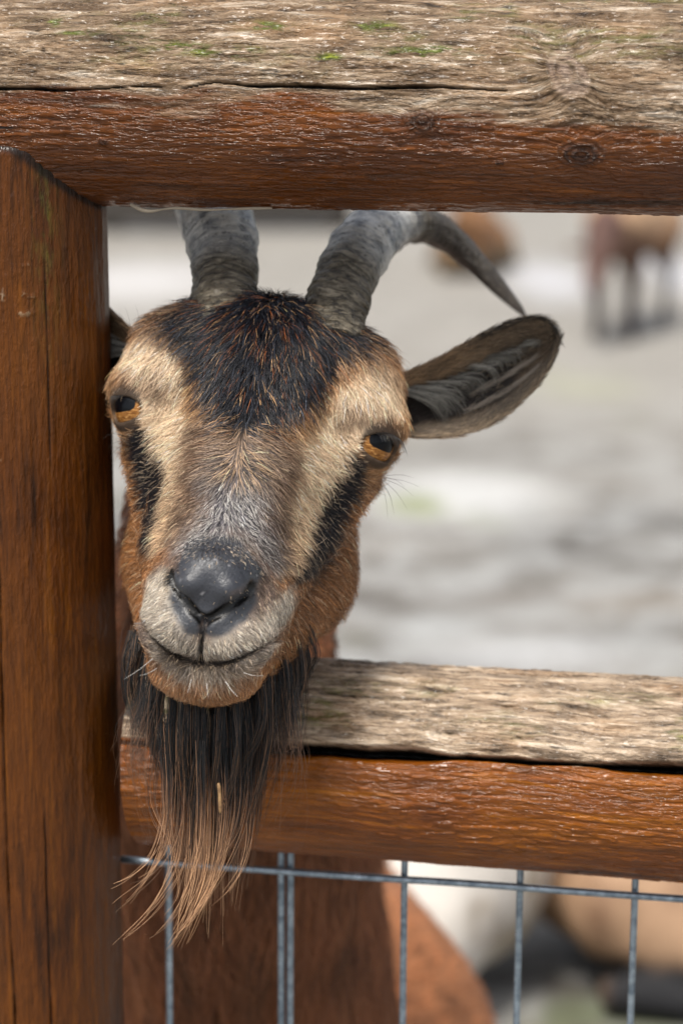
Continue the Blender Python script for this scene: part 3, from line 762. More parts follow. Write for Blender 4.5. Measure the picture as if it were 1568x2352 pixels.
# ------------------------------------------------------------------ coat colours (head-local millimetres)
MARK = {
 'cream_L': [(-65, 33), (-54, 37), (-42, 33), (-36, 28), (-32, 17), (-33, 8), (-25, 2), (-21, -8), (-23, -15), (-19, -21), (-23, -30), (-22, -37), (-16, -44), (-21, -51), (-26, -60), (-31, -64), (-33, -51), (-34, -39), (-34, -28), (-41, -18), (-47, -11), (-52, -5), (-55, 3), (-58, 9), (-63, 20)],
 'cream_R': [(56, 39), (61, 34), (65, 26), (65, 18), (58, 10), (53, 3), (49, -5), (47, -13), (42, -19), (40, -26), (39, -33), (38, -44), (35, -54), (32, -62), (26, -65), (28, -52), (26, -42), (22, -33), (25, -27), (26, -18), (23, -12), (28, -2), (32, 7), (35, 17), (42, 28), (48, 35)],
 'black_F': [(-40, 56), (-32, 64), (-10, 75), (13, 75), (24, 68), (43, 60), (56, 50), (54, 45), (42, 43), (34, 31), (30, 18), (24, 7), (16, -2), (5, -5), (-5, -5), (-14, -1), (-22, 9), (-29, 18), (-35, 31), (-54, 43), (-64, 45), (-53, 52)],
 'stripe_L': [(-54, -9), (-47, -11), (-41, -18), (-34, -28), (-34, -39), (-33, -51), (-32, -63), (-35, -61), (-38, -50), (-45, -40), (-50, -28), (-56, -17), (-56, -11)],
 'stripe_R': [(49, -6), (55, -9), (55, -13), (53, -20), (51, -28), (49, -37), (46, -46), (43, -55), (38, -64), (33, -68), (33, -60), (36, -51), (37, -40), (38, -33), (40, -25), (43, -19), (47, -13)],
 'bridge': [(0, -11), (10, -9), (14, -18), (12, -29), (14, -39), (18, -48), (23, -60), (17, -54), (7, -49), (-5, -53), (-17, -61), (-13, -54), (-7, -45), (-7, -35), (-9, -25), (-6, -17)],
 'pad': [(-15.5, -68), (-15.5, -60), (-11.2, -55), (-0.9, -51), (9.5, -52), (17.2, -59), (21.5, -65), (18.9, -71), (12.0, -75.5), (6.9, -84.5), (0.9, -91.5), (-3.4, -86.5), (-10.3, -79.5), (-13.8, -73.5)],
 'wing_L': [(-17.5, -68), (-13, -73), (-3, -84), (0, -97), (-6, -98), (-13, -92), (-18, -83)],
 'wing_R': [(0, -97), (4, -84), (14, -74), (20, -67), (21.5, -78), (18, -88), (11, -95), (6, -98)],
 'dark_L': [(-15, -3), (-24, -5), (-21, -20), (-19, -36), (-23, -50), (-17, -54), (-11, -44), (-8, -28), (-9, -14)],
 'dark_R': [(13, -5), (22, -9), (24, -24), (25, -42), (29, -60), (25, -64), (19, -50), (14, -36), (11, -20)],
 'lip': [(-31, -76), (-21, -70), (-16, -78), (-12, -92), (-2, -100), (3, -100), (17, -91), (28, -78), (33, -70), (37, -78), (34, -86), (27, -96), (18, -104), (9, -110), (-1, -109), (-12, -107), (-21, -101), (-31, -91)],
 'chin_light': [(-27, -98), (-12, -107), (1, -108), (12, -107), (25, -101), (33, -88), (33, -101), (24, -111), (15, -118), (4, -121), (-8, -118), (-21, -113)],
}
def sdpoly(x, y, poly):
    """signed distance to a polygon, positive inside"""
    pl = np.array(poly, float); q = np.roll(pl, -1, 0)
    d = np.full(x.shape, 1e9); ins = np.zeros(x.shape, bool)
    for (ax, ay), (bx, by) in zip(pl, q):
        ex, ey = bx - ax, by - ay; wx, wy = x - ax, y - ay
        t = np.clip((wx * ex + wy * ey) / (ex * ex + ey * ey + 1e-9), 0, 1)
        d = np.minimum(d, (wx - ex * t) ** 2 + (wy - ey * t) ** 2)
        c = ((ay > y) != (by > y)) & (x < (bx - ax) * (y - ay) / (by - ay + 1e-12) + ax)
        ins ^= c
    return np.where(ins, 1, -1) * np.sqrt(d)

def lerp(c, k, col): return c * (1 - k[:, None]) + np.asarray(col)[None, :] * k[:, None]

CREAM, WARM, ORANGE, BROWN, BLACK = S(242, 214, 180), S(204, 162, 116), S(160, 110, 66), S(104, 66, 42), S(14, 16, 25)
BLUEG, NOSE, WHITE = S(108, 110, 120), S(50, 52, 58), S(196, 184, 168)

def coat(p, rnd=None, W=None):
    """colour of the coat at head-local points; rnd (n,) picks the odd pale or dark hair"""
    n = len(p); x, y, z = p[:, 0], p[:, 1], p[:, 2]
    hair = rnd is not None
    r1 = rnd if hair else np.full(n, .5)
    r2 = np.modf(r1 * 97.31)[0] if hair else r1; r3 = np.modf(r1 * 751.7)[0] if hair else r1
    jx = x + 2.2 * fbm(x * .12, y * .12, z * .12, 3, 61) + (1.4 * (r2 - .5) if hair else 0)
    jy = y + 2.6 * fbm(x * .12 + 40, y * .12, z * .12, 3, 62) + (2.6 * (r3 - .5) if hair else 0)
    low = fbm(x * .035, y * .035, z * .035, 3, 63)
    c = np.tile(ORANGE, (n, 1)) * (1 + .25 * low)[:, None]
    front = sstep(-30, 5, z)
    # upper face is warm tan, cheeks orange, jaw darker
    c = lerp(c, sstep(-45, 5, y) * front * .75, WARM)
    c = lerp(c, sstep(20, 40, y) * .3, BROWN)
    c = lerp(c, front * sstep(-12, -26, y) * sstep(-60, -50, y) * np.clip(1 - np.abs(np.abs(x) - 20) / 20, 0, 1) * .6, WARM)
    M = {k: sdpoly(jx, jy, v) for k, v in MARK.items()}
    fr = sstep(-35, -15, z)
    c = lerp(c, np.maximum(sstep(-5.0, 3.0, M['cream_L']), sstep(-5.0, 3.0, M['cream_R'])) * fr, CREAM)
    # warm tint through the lower part of the pale bands
    c = lerp(c, np.maximum(M['cream_L'] > 0, M['cream_R'] > 0) * sstep(-15, -50, y) * .45 * (.6 + .8 * np.clip(low + .3, 0, 1)), WARM)
    # round the eyes
    ed = np.sqrt((np.abs(x) - EYE_C[0]) ** 2 * .8 + (y - EYE_C[1]) ** 2 + (z - EYE_C[2] - 6) ** 2 * .5)
    c = lerp(c, sstep(24, 15, ed) * sstep(3, 12, y) * .6, BROWN)
    c = lerp(c, sstep(15.5, 12.5, ed) * .0, BLACK)
    eq = np.stack([np.abs(x), y, z], 1) - EYE_C; el = np.linalg.norm(eq, axis=1)
    ang = (eq @ EYE_D) / el
    c = lerp(c, sstep(0.62, 0.74, ang) * sstep(20, 17, el) * .85, S(26, 22, 22))
    c = lerp(c, sstep(-60, -72, y) * sstep(60, 72, z) * .8, S(112, 102, 96))
    c = lerp(c, front * sstep(30, 22, np.abs(x)) * sstep(-66, -56, y) * sstep(4, -4, y) * .75, S(172, 144, 118))
    # nose bridge, dark flanks
    c = lerp(c, np.maximum(sstep(-5, 3, M['dark_L']), sstep(-5, 3, M['dark_R'])) * .72, S(74, 48, 34))
    bz = sstep(-9, 5, M['bridge'])
    c = lerp(c, bz * .85, BLUEG); c = lerp(c, bz * sstep(-34, -14, y) * .45, S(188, 158, 128))
    # black forehead
    fj = 1.0 if hair else 0.0
    bf = sstep(-5, 4.5, sdpoly(jx * 1.04 + 8 * fj * (r3 - .5), jy + 14 * fj * (r1 - .5), MARK['black_F'])) * sstep(-75, -45, z)
    c = lerp(c, bf, BLACK)
    c = lerp(c, np.maximum(sstep(-3.8, .5, M['stripe_L']), sstep(-3.8, .5, M['stripe_R'])), BLACK)
    # muzzle
    c = lerp(c, sstep(-3.5, 3.0, M['lip']) * sstep(35, 55, z), WHITE)
    chin = sstep(-104, -112, y) * sstep(15, 40, z)
    c = lerp(c, chin * .7, S(196, 138, 86))
    c = lerp(c, sstep(-1.5, 5, M['chin_light']) * sstep(35, 55, z) * .8, WHITE)
    ym = -109.5 + 0.0165 * x * x
    md = jy - ym
    c = lerp(c, sstep(-6.5, -1.5, md) * sstep(2.2, .8, md) * sstep(30, 14, np.abs(x)) * sstep(40, 55, z) * .85, S(50, 48, 46))
    c = lerp(c, sstep(1.6, .5, np.abs(x)) * sstep(-113, -109, y) * sstep(-88, -92, y) * sstep(60, 70, z) * .9, S(22, 20, 22))
    wing = np.maximum(sstep(-1.5, 1.5, M['wing_L']), sstep(-1.5, 1.5, M['wing_R'])) * sstep(60, 75, z)
    c = lerp(c, wing, S(52, 54, 59))
    pad = sstep(-1.8, 1.6, M['pad']) * sstep(55, 70, z)
    c = lerp(c, pad, NOSE)
    qm = np.stack([np.abs(x), y, z], 1).astype(np.float32)
    nd_ = np.minimum(rcone(qm, (1.0, -90.5, 91.5), (9.5, -83.5, 91.8), 1.7, 2.1), rcone(qm, (9.5, -83.5, 91.8), (18.5, -73.5, 86.5), 2.1, 2.9))
    c = lerp(c, sstep(1.3, .5, nd_), S(9, 8, 8)); pad = np.maximum(pad, sstep(2.0, .8, nd_))
    if hair:
        # grizzled mixtures, and a painted sheen on the black
        g = bf * (r2 < .05); c = lerp(c, g * .9, WARM) ; g = bf * (r2 > .965); c = lerp(c, g * .8, S(150, 90, 50))
        g = bf * (r1 > .86); c = lerp(c, g * .9, S(66, 72, 84))  # bluish-grey hairs put the sheen into the forehead's colour
        rim = bf * sstep(4, 0, M['black_F']) * (r3 < .35); c = lerp(c, rim * .8, np.array(ORANGE) * .9)
        g = bz * (r2 < .44) * sstep(-20, -34, y); c = lerp(c, g * .9, S(206, 200, 192)); g = bz * (r2 < .46) * sstep(-34, -20, y); c = lerp(c, g, S(206, 172, 136)); g = bz * (r2 > .62); c = lerp(c, g * .9, S(24, 26, 34))
        lip = sstep(-3.5, 3.0, M['lip']) * sstep(35, 55, z) * sstep(-90, -98, y)
        c = lerp(c, lip * (r2 < .22) * .85, S(60, 54, 52))
        brn = (1 - bf) * (1 - bz)
        c = lerp(c, brn * (r3 < .14) * .55, S(60, 38, 28)); c = lerp(c, brn * (r3 > .88) * .45, CREAM)
    # neck and body
    body = sstep(-95, -140, z) * sstep(-20, -60, y) + (y < -160)
    body = np.clip(np.maximum(body, sstep(-70, -120, z)), 0, 1)
    if body.max() > 0:
        Wd = L2W(p); bx, by, bzz = Wd[:, 0], Wd[:, 1], Wd[:, 2]
        nb = fbm(bx * 55, by * 55, bzz * 16, 4, 70)
        cb = np.tile(S(196, 128, 82), (n, 1)) * (1 + .55 * nb)[:, None]
        dk = sstep(1.58, 1.42, by + .03 * nb) * sstep(.86, .76, bzz)
        cb = lerp(cb, dk * .85, S(112, 66, 40))
        cb = lerp(cb, dk * sstep(-.05, .3, fbm(bx * 75, by * 20, bzz * 22, 3, 71)) * .8, S(140, 92, 60))
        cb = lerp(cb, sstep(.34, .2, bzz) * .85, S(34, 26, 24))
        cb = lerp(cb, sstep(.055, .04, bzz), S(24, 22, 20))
        c = c * (1 - body[:, None]) + cb * body[:, None]
    return np.clip(c, 0, 1), pad, wing

# ------------------------------------------------------------------ materials of the goat
def hair_material(name, rough=0.42, spec=0.55, sheen=0.0):
    m, nt, N, L, B = mat_new(name)
    L.new(attr(nt, 'col', 'Color'), B.inputs['Base Color'])
    B.inputs['Roughness'].default_value = rough; B.inputs['Specular IOR Level'].default_value = spec
    return m
HAIR = hair_material('goat_hair')
SKIN, nt, N, L, B = mat_new('goat_skin')
a_ = attr(nt, 'col', 'Color'); L.new(a_, B.inputs['Base Color'])
sp_ = nd(nt, 'ShaderNodeSeparateXYZ'); L.new(attr(nt, 'bare'), sp_.inputs[0])
tc = nd(nt, 'ShaderNodeTexCoord')
nf = noise(nt, tc.outputs['Object'], 900, 3, .6); ng = noise(nt, tc.outputs['Object'], 240, 3, .6)
L.new(mix(nt, sp_.outputs[0], (0.8, 0.8, 0.8), ramp(nt, ng, [(0.3, 0.30), (0.7, 0.48)])), B.inputs['Roughness'])
L.new(bump(nt, nf, .45, .0006, bump(nt, ng, .25, .0012)), B.inputs['Normal'])

# ------------------------------------------------------------------ the goat at the fence: mesh
goat = thing('goat', 'brown horned goat with a long dark beard poking its head through the log fence', 'goat', (-0.055, 1.8, 0.0))
GO = np.array([-0.055, 1.8, 0.0])
H_ = 1.5
GV, GF = surface_nets(goat_sdf, graded(-420, -72, 72, 330, H_, 12), graded(-1130, -132, 74, 90, H_, 12), graded(-1330, -60, 102, 110, H_, 12))
gc, gpad, gwing = coat(GV.astype(float))
bare = np.maximum(gpad, gwing)
skin = gc * (0.62 + .38 * bare[:, None])  # darker skin tone, with the shade under dense fur painted in
# a few pale flecks of dust on the nose pad
fk = sstep(.80, .88, vnoise(GV[:, 0] * 1.7, GV[:, 1] * 1.7, GV[:, 2] * 1.7, 5)) * gpad
skin = lerp(skin, fk * .5, S(170, 168, 170))
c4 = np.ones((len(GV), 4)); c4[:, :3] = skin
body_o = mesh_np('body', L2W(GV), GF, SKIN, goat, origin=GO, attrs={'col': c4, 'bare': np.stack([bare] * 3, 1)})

# ------------------------------------------------------------------ hair tools
def tri_areas(V, F):
    a = V[F[:, 1]] - V[F[:, 0]]; b = V[F[:, 2]] - V[F[:, 0]]; n = np.cross(a, b); A = np.linalg.norm(n, axis=1)
    return A / 2, n / (A[:, None] + 1e-12)

def scatter(V, F4, n, wfun, seed):
    r = np.random.default_rng(seed)
    F = np.vstack([F4[:, [0, 1, 2]], F4[:, [0, 2, 3]]])
    A, N_ = tri_areas(V, F); cen = V[F].mean(1); wt = A * wfun(cen, N_); wt /= wt.sum()
    k = r.choice(len(F), n, p=wt); u = r.random(n); v = r.random(n); f = u + v > 1; u[f] = 1 - u[f]; v[f] = 1 - v[f]
    t = V[F[k]]
    return t[:, 0] + (t[:, 1] - t[:, 0]) * u[:, None] + (t[:, 2] - t[:, 0]) * v[:, None], N_[k], r

def grow(root, nrm, comb, length, lift, r, k=5, clump=2.5, cl=.45, droop=None, jit=.25):
    """root,nrm,comb in mm; returns (n,k,3)"""
    n = len(root)
    t = comb - nrm * (comb * nrm).sum(1)[:, None]; t /= np.linalg.norm(t, axis=1)[:, None] + 1e-9
    bi = np.cross(nrm, t)
    nx = fbm(root[:, 0] * .22, root[:, 1] * .22, root[:, 2] * .22, 3, 81); ny = fbm(root[:, 0] * .3 + 9, root[:, 1] * .3, root[:, 2] * .3, 2, 82)
    t = t + bi * (nx * .7 + jit * r.normal(size=n))[:, None]; t /= np.linalg.norm(t, axis=1)[:, None]
    lf = np.clip(lift + .18 * ny + .10 * r.normal(size=n), .04, 1.2)
    s = np.linspace(0, 1, k)[None, :, None]
    L_ = length[:, None, None]
    d0 = t * np.cos(lf)[:, None] + nrm * np.sin(lf)[:, None]
    pts = root[:, None] + d0[:, None] * L_ * s - nrm[:, None] * (np.sin(lf)[:, None, None] * L_ * .55 * s ** 2)
    if droop is not None: pts = pts + np.asarray(droop)[None, None] * (L_ * s ** 2)
    # clumps: tips gather towards the middle of their tuft
    cell = np.floor(root / clump + .35 * np.stack([nx, ny, nx], 1)).astype(np.int64)
    key = cell[:, 0] * 73856093 ^ cell[:, 1] * 19349663 ^ cell[:, 2] * 83492791
    u, inv = np.unique(key, return_inverse=True); cnt = np.bincount(inv)
    cen = np.stack([np.bincount(inv, root[:, a]) / cnt for a in range(3)], 1)[inv]
    pts = pts - (root - cen)[:, None] * (cl * s ** 1.5)
    global CLUMP_ID
    CLUMP_ID = inv
    return pts

def radii(n, k, r0, r, tip=.25):
    s = np.linspace(0, 1, k)[None]
    return r0 * (.75 + .5 * r.random(n))[:, None] * (1 - (1 - tip) * s ** 1.5)

def eye_clear(p):
    e = np.stack([np.abs(p[:, 0]), p[:, 1], p[:, 2]], 1) - EYE_C; l = np.linalg.norm(e, axis=1)
    return l, (e @ EYE_D) / l

def face_comb(p):
    x, y, z = p[:, 0], p[:, 1], p[:, 2]; sx = np.tanh(x / 8)
    D = np.stack([sx * .9 + x / 60, -.55 + 0 * x, -.5 + 0 * x], 1)                              # cheeks: outward, down
    def bl(k, v):
        nonlocal D; D = D * (1 - k[:, None]) + np.stack([q + 0 * x for q in v], 1) * k[:, None]
    bl(sstep(-14, -28, y) * sstep(26, 12, np.abs(x)) * sstep(10, 30, z), (x / 13, -.75, .3))   # bridge
    bl(sstep(-6, 14, y) * sstep(34, 18, np.abs(x)), (x / 45, -1.0, .5))                          # forelock falls forward
    bl(sstep(-4, 8, y) * sstep(26, 38, np.abs(x)), (sx * .35, -.8, -.1))
    bl(sstep(-14, -2, y) * sstep(4, -8, y) * sstep(8, 24, np.abs(x)) * .8, (sx, -.35, -.1))
    bl(sstep(-66, -78, y) * sstep(35, 55, z), (x / 16, -.9, .0))                                # lips
    bl(sstep(-106, -112, y) * sstep(15, 40, z), (x / 26, -1.0, -.2))                            # chin
    bl(sstep(-5, -40, z), (sx * .25, -.6, -1.0))                                                # jaw, back of head
    return D

# --- short coat of the head
def w_head(c, nrm):
    w = np.where((c[:, 2] > -75) & (c[:, 1] > -140) & (np.abs(c[:, 0]) < 85), 1.0, 0.0)
    w = w * (.35 + .65 * sstep(-35, -5, c[:, 2]))
    l, a = eye_clear(c); w = w * np.where((l < 17.4) & (a > .70), 0.0, 1.0)
    w = w * (1 + 1.1 * sstep(-45, -60, c[:, 1]) * sstep(30, 50, c[:, 2]))
    pd = sdpoly(c[:, 0], c[:, 1], MARK['pad']); wg = np.maximum(sdpoly(c[:, 0], c[:, 1], MARK['wing_L']), sdpoly(c[:, 0], c[:, 1], MARK['wing_R']))
    w = w * np.where((pd > .8) & (c[:, 2] > 60), 0.06 + .9 * sstep(-68, -58, c[:, 1]), 1.0) * np.where((wg > -.5) & (c[:, 2] > 60), .10, 1.0)
    return w
NH = int(105000 * FUR)
hp, hn, hr = scatter(GV.astype(float), GF, NH, w_head, 101)
x, y, z = hp.T
ln = np.full(NH, 8.5)
def setl(k, v):
    global ln
    ln = ln * (1 - k) + v * k
setl(sstep(-22, -40, y) * sstep(28, 15, np.abs(x)) * sstep(20, 40, z), 4.2)
setl(sstep(-58, -70, y) * sstep(35, 50, z), 3.0)
setl(sstep(-106, -112, y) * sstep(25, 45, z), 6.5)
bfm = sstep(-3, 4, sdpoly(x, y, MARK['black_F']))
setl(bfm * sstep(4, 34, y), 11.5); setl(bfm * sstep(14, 4, y) , 8)
setl(sstep(-15, -40, z) * sstep(40, 20, y), 11)
l_, a_e = eye_clear(hp); setl(sstep(24, 18, l_) * sstep(.2, .6, a_e), 2.6)
pdm = sstep(-1, 1, sdpoly(x, y, MARK['pad'])) * (z > 60); setl(pdm, 1.4)
setl(sstep(-1, 1, np.maximum(sdpoly(x, y, MARK['wing_L']), sdpoly(x, y, MARK['wing_R']))) * (z > 60), 1.1)
ln = ln * (.7 + .7 * hr.random(NH))
lift = .28 + .05 * bfm + .06 * sstep(45, 58, y)
hpts = grow(hp, hn, face_comb(hp), ln, lift, hr, k=5, clump=2.1, cl=.62)
hc, _, _ = coat(hp, hr.random(NH))
tuft = hr.random(CLUMP_ID.max() + 1)[CLUMP_ID]
hc = hc * ((.55 + .62 * hr.random(NH)) * (.78 + .5 * tuft))[:, None]
hc = hc * (1 + .9 * ((hr.random(NH) < .16) * (hc.mean(1) > .06)))[:, None]
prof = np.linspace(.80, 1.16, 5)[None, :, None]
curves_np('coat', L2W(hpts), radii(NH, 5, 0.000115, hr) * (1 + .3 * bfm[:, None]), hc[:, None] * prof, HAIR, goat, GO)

# --- tousled crown hair between the horns
def w_crown(c, nrm):
    d = ((c[:, 0] - 0) / 30) ** 2 + ((c[:, 1] - 50) / 13) ** 2
    return np.exp(-d * 1.2) * (c[:, 2] > -45) * (c[:, 1] > 28)
NC = int(4200 * FUR)
cp, cn, cr = scatter(GV.astype(float), GF, NC, w_crown, 102)
ck = np.stack([cp[:, 0] / 26 + .5 * fbm(cp[:, 0] * .08, cp[:, 1] * .08, cp[:, 2] * .08, 2, 5), -.9 + .5 * fbm(cp[:, 0] * .09, cp[:, 1] * .1, cp[:, 2] * .1, 2, 6), .5 + 0 * cp[:, 0]], 1)
cl_ = 10 + 9 * cr.random(NC)
cpts = grow(cp, cn, ck, cl_, .45, cr, k=7, clump=5.5, cl=.75, jit=.2)
cc, _, _ = coat(cp, cr.random(NC)); cc = cc * (.7 + .6 * cr.random(NC))[:, None]
pale = cr.random(NC) < .05; cc[pale] = np.array(S(168, 98, 52)) * (.6 + .7 * cr.random(pale.sum()))[:, None]
curves_np('forelock', L2W(cpts), radii(NC, 7, 0.000115, cr, .15), np.repeat(cc[:, None], 7, 1), HAIR, goat, GO)

# --- neck and body
def w_body(c, nrm):
    Wd = L2W(c); vis = (Wd[:, 2] > .30)
    w = np.where(((c[:, 2] < -60) | (c[:, 1] < -150)), 1.0, 0.0) * vis
    near = sstep(1.75, 1.5, Wd[:, 1]); return w * (.12 + near) * (1 + 1.3 * sstep(1.52, 1.46, Wd[:, 1]))
NB = int(42000 * FUR)
bp, bn, br = scatter(GV.astype(float), GF, NB, w_body, 103)
Wd = L2W(bp); dk = sstep(1.53, 1.47, Wd[:, 1]) * sstep(.84, .76, Wd[:, 2])
down = W2L(HO + np.array([0, 0, -1.0])) / 1000.0; back = W2L(HO + np.array([0, 1.0, 0])) / 1000.0
cmb = down[None] * (.6 + .6 * dk)[:, None] + back[None] * (.8 * (1 - dk))[:, None]
bl_ = (13 + 26 * dk) * (.7 + .6 * br.random(NB))
bpts = grow(bp, bn, cmb, bl_, .35, br, k=6, clump=11, cl=.7, jit=.14)
bc, _, _ = coat(bp, None); cn_ = fbm(bp[:, 0] / 9, bp[:, 1] / 16, bp[:, 2] / 14, 3, 88)
bc = bc * (np.clip(1 + 1.6 * cn_, .3, 2.2) * (.7 + .6 * br.random(NB)))[:, None]
bc = lerp(bc, (br.random(NB) < .3) * .6 * dk, S(172, 112, 70))
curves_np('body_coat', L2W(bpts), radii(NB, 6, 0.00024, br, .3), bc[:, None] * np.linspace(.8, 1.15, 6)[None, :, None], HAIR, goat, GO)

# ------------------------------------------------------------------ beard
def beard():
    r = np.random.default_rng(55); P_, R_, C_ = [], [], []; K = 16
    s = np.linspace(0, 1, K)
    DK, BR, TN = np.array(S(16, 15, 15)), np.array(S(98, 68, 48)), np.array(S(186, 144, 106))
    def lock(ctrl, n, r0, spread, y_dark, y_tan, seed, curl=0.0, rad=.000085, dark=None):
        ctrl = np.array(ctrl, float); g = catmull(ctrl, K); rr = np.random.default_rng(seed)
        W3 = np.array([P(a, b, t) for a, b, t in g]); W3 += (s[:, None] ** 1.2) * .0012 * np.stack([fbm(s * 3 + seed * 7.3, s * 0, o=2, seed=k_) for k_ in (1, 2, 3)], 1)
        T = np.gradient(W3, axis=0); T /= np.linalg.norm(T, axis=1)[:, None]
        sd_ = np.cross(T, FWD); sd_ /= np.linalg.norm(sd_, axis=1)[:, None]
        a = rr.normal(size=(n, 1)) * spread; b = rr.normal(size=(n, 1)) * spread
        prof = (1.0 - .82 * s ** 1.2)[None]
        cut = 1 - .62 * rr.random((n, 1)) ** .85
        si = s[None] * cut
        idx = si * (K - 1); i0 = np.minimum(idx.astype(int), K - 2); f = (idx - i0)[..., None]
        base = W3[i0] * (1 - f) + W3[i0 + 1] * f; sdv = sd_[i0]
        ph = rr.random((n, 1)) * 6.3; amp = (curl * rr.normal(size=(n, 1)) + .0009 * rr.normal(size=(n, 1))) * s[None] ** 1.3
        wave = amp * np.sin(s[None] * (6 + 4 * rr.random((n, 1))) + ph)
        prof = prof * (1 - .3 * s[None] ** 4) + .10
        pts = base + sdv * (a * prof + wave)[..., None] + (FWD * .8)[None, None] * (b * prof + .6 * wave)[..., None]
        py = np.interp(si, s, g[:, 1])
        n1 = rr.normal(size=(n, 1))
        k1 = sstep(y_dark - 60, y_dark + 60, py + 45 * n1); k2 = sstep(y_tan - 110, y_tan + 110, py + 40 * n1)
        pale = (rr.random((n, 1)) < .20) * .8
        c = DK * (1 - k1[..., None]) + BR * k1[..., None]; c = c * (1 - k2[..., None]) + TN * k2[..., None]
        c = c * (1 - pale[..., None]) + np.array(S(120, 88, 62)) * pale[..., None]
        c = c * (.4 + 1.25 * rr.random((n, 1, 1)))
        P_.append(pts); C_.append(c); R_.append(np.repeat((rad * (.7 + .6 * rr.random((n, 1)))), K, 1) * (1 - .7 * s[None] ** 2))
    # main curtain of locks
    NL = 112
    for k in range(NL):
        u = -1 + 2 * (k + .5) / NL + r.normal() * .03; row = r.random()
        x0 = 498 + 196 * u; y0 = 1560 - 92 * u * u + 34 * (1 - abs(u)) + r.normal() * 8; t0 = 1.112 + .030 * u * u + .028 * row
        hang = 300 * (1 - abs(u) ** 1.6) + 190 + r.normal() * 75
        ye = y0 + hang; bow = 16 * u
        x1 = x0 + bow + r.normal() * 6; xe = x0 + (470 - x0) * (.30 + .12 * (1 - row)) * min(1.25, hang / 380) + r.normal() * 30 - 6
        lock([(x0, y0 - 25, t0), (x1, y0 + .3 * hang, t0 - .004), ((x1 + xe) / 2 + 6 * u, y0 + .66 * hang, t0 - .001), (xe, ye, t0 + .003)],
             int((24 + 16 * r.random()) * FUR), 0, .0007 + .0009 * r.random(), 1830 + 120 * (1 - abs(u)) + 40 * r.normal(), 2040, 900 + k, .0008)
    # long pale wisps at the bottom
    W_ = [([(440, 1640, 1.12), (445, 1820, 1.116), (420, 1960, 1.112), (372, 2060, 1.108), (322, 2168 - 60, 1.106), (245, 2098 + 8, 1.104)], 0),
          ([(400, 1640, 1.12), (408, 1800, 1.116), (398, 1920, 1.110), (345, 2010, 1.106), (262, 2012 + 28, 1.104)], 7),
          ([(380, 1660, 1.12), (388, 1850, 1.114), (372, 1960, 1.110), (320, 2040, 1.107), (248, 2060 + 46, 1.104)], 18),
          ([(395, 1660, 1.12), (400, 1880, 1.114), (388, 1990, 1.110), (345, 2085, 1.107), (262, 2014, 1.104)], 0),
          ([(430, 1640, 1.12), (420, 1900, 1.114), (395, 2010, 1.110), (335, 2100, 1.106), (256, 2178, 1.103)], 16),
          ([(445, 1640, 1.12), (440, 1900, 1.114), (428, 2020, 1.110), (395, 2110, 1.107), (322, 2215 - 40, 1.104)], 16),
          ([(460, 1640, 1.12), (455, 1900, 1.114), (452, 2020, 1.110), (424, 2100, 1.107), (385, 2178, 1.104)], 20),
          ([(470, 1640, 1.12), (478, 1880, 1.114), (470, 2010, 1.110), (430, 2110, 1.107), (372, 2192, 1.104)], 20),
          ([(500, 1640, 1.12), (510, 1850, 1.114), (495, 1990, 1.110), (450, 2090, 1.107), (395, 2170, 1.104)], 22),
          ([(520, 1640, 1.12), (526, 1850, 1.114), (498, 2000, 1.111), (455, 2100, 1.108), (402, 2206, 1.106)], 14),
          ([(540, 1640, 1.12), (548, 1840, 1.116), (515, 1960, 1.112), (460, 2060, 1.108), (420, 2130, 1.106)], 16),
          ([(400, 1640, 1.12), (385, 1830, 1.118), (405, 1960, 1.113), (410, 2060, 1.11), (355, 2130, 1.106)], 12),
          ([(380, 1640, 1.12), (350, 1830, 1.12), (395, 1960, 1.113), (372, 2060, 1.11), (300, 2150, 1.107)], 9),
          ([(590, 1640, 1.13), (575, 1850, 1.122), (565, 1960, 1.118), (530, 2030, 1.114), (470, 2098, 1.111)], 9),
          ([(380, 1660, 1.12), (378, 1860, 1.114), (350, 1960, 1.110), (300, 2010, 1.107), (240, 2034, 1.104)], 5),
          ([(460, 1700, 1.11), (462, 1900, 1.108), (440, 2000, 1.106), (412, 2080, 1.104), (408, 2158, 1.103)], 10)]
    for k, (cpt, n) in enumerate(W_):
        if n: lock(cpt, max(3, int(n * 1.1)), 0, .0024, 1840, 1950, 2000 + k, .0006, rad=.00011)
    # curling brown hair at both sides
    for k in range(150):
        side = -1 if k % 5 < 3 else 1
        x0 = 320 + 50 * r.random() if side < 0 else 610 + 80 * r.random()
        y0 = 1560 + 60 * r.random(); t0 = 1.118 + .02 * r.random(); ox = (-45 * r.random() if side < 0 else 14 * r.random())
        ye = 1760 + 240 * r.random(); bend = 60 * r.random()
        xe = x0 + ox + (bend + 40 * r.random() if side < 0 else -bend * 1.2 - 30 * r.random())
        lock([(x0, y0, t0), (x0 + ox, y0 + 90, t0 - .003), (x0 + ox * 1.3, y0 + .6 * (ye - y0), t0 - .004), (xe, ye, t0)], 2, 0, .001, 1690, 2150, 3000 + k, .0022, rad=.00007)
    p = np.concatenate(P_); c = np.concatenate(C_); ra = np.concatenate(R_)
    curves_np('beard', p, ra, c, HAIR, goat, GO)
beard()

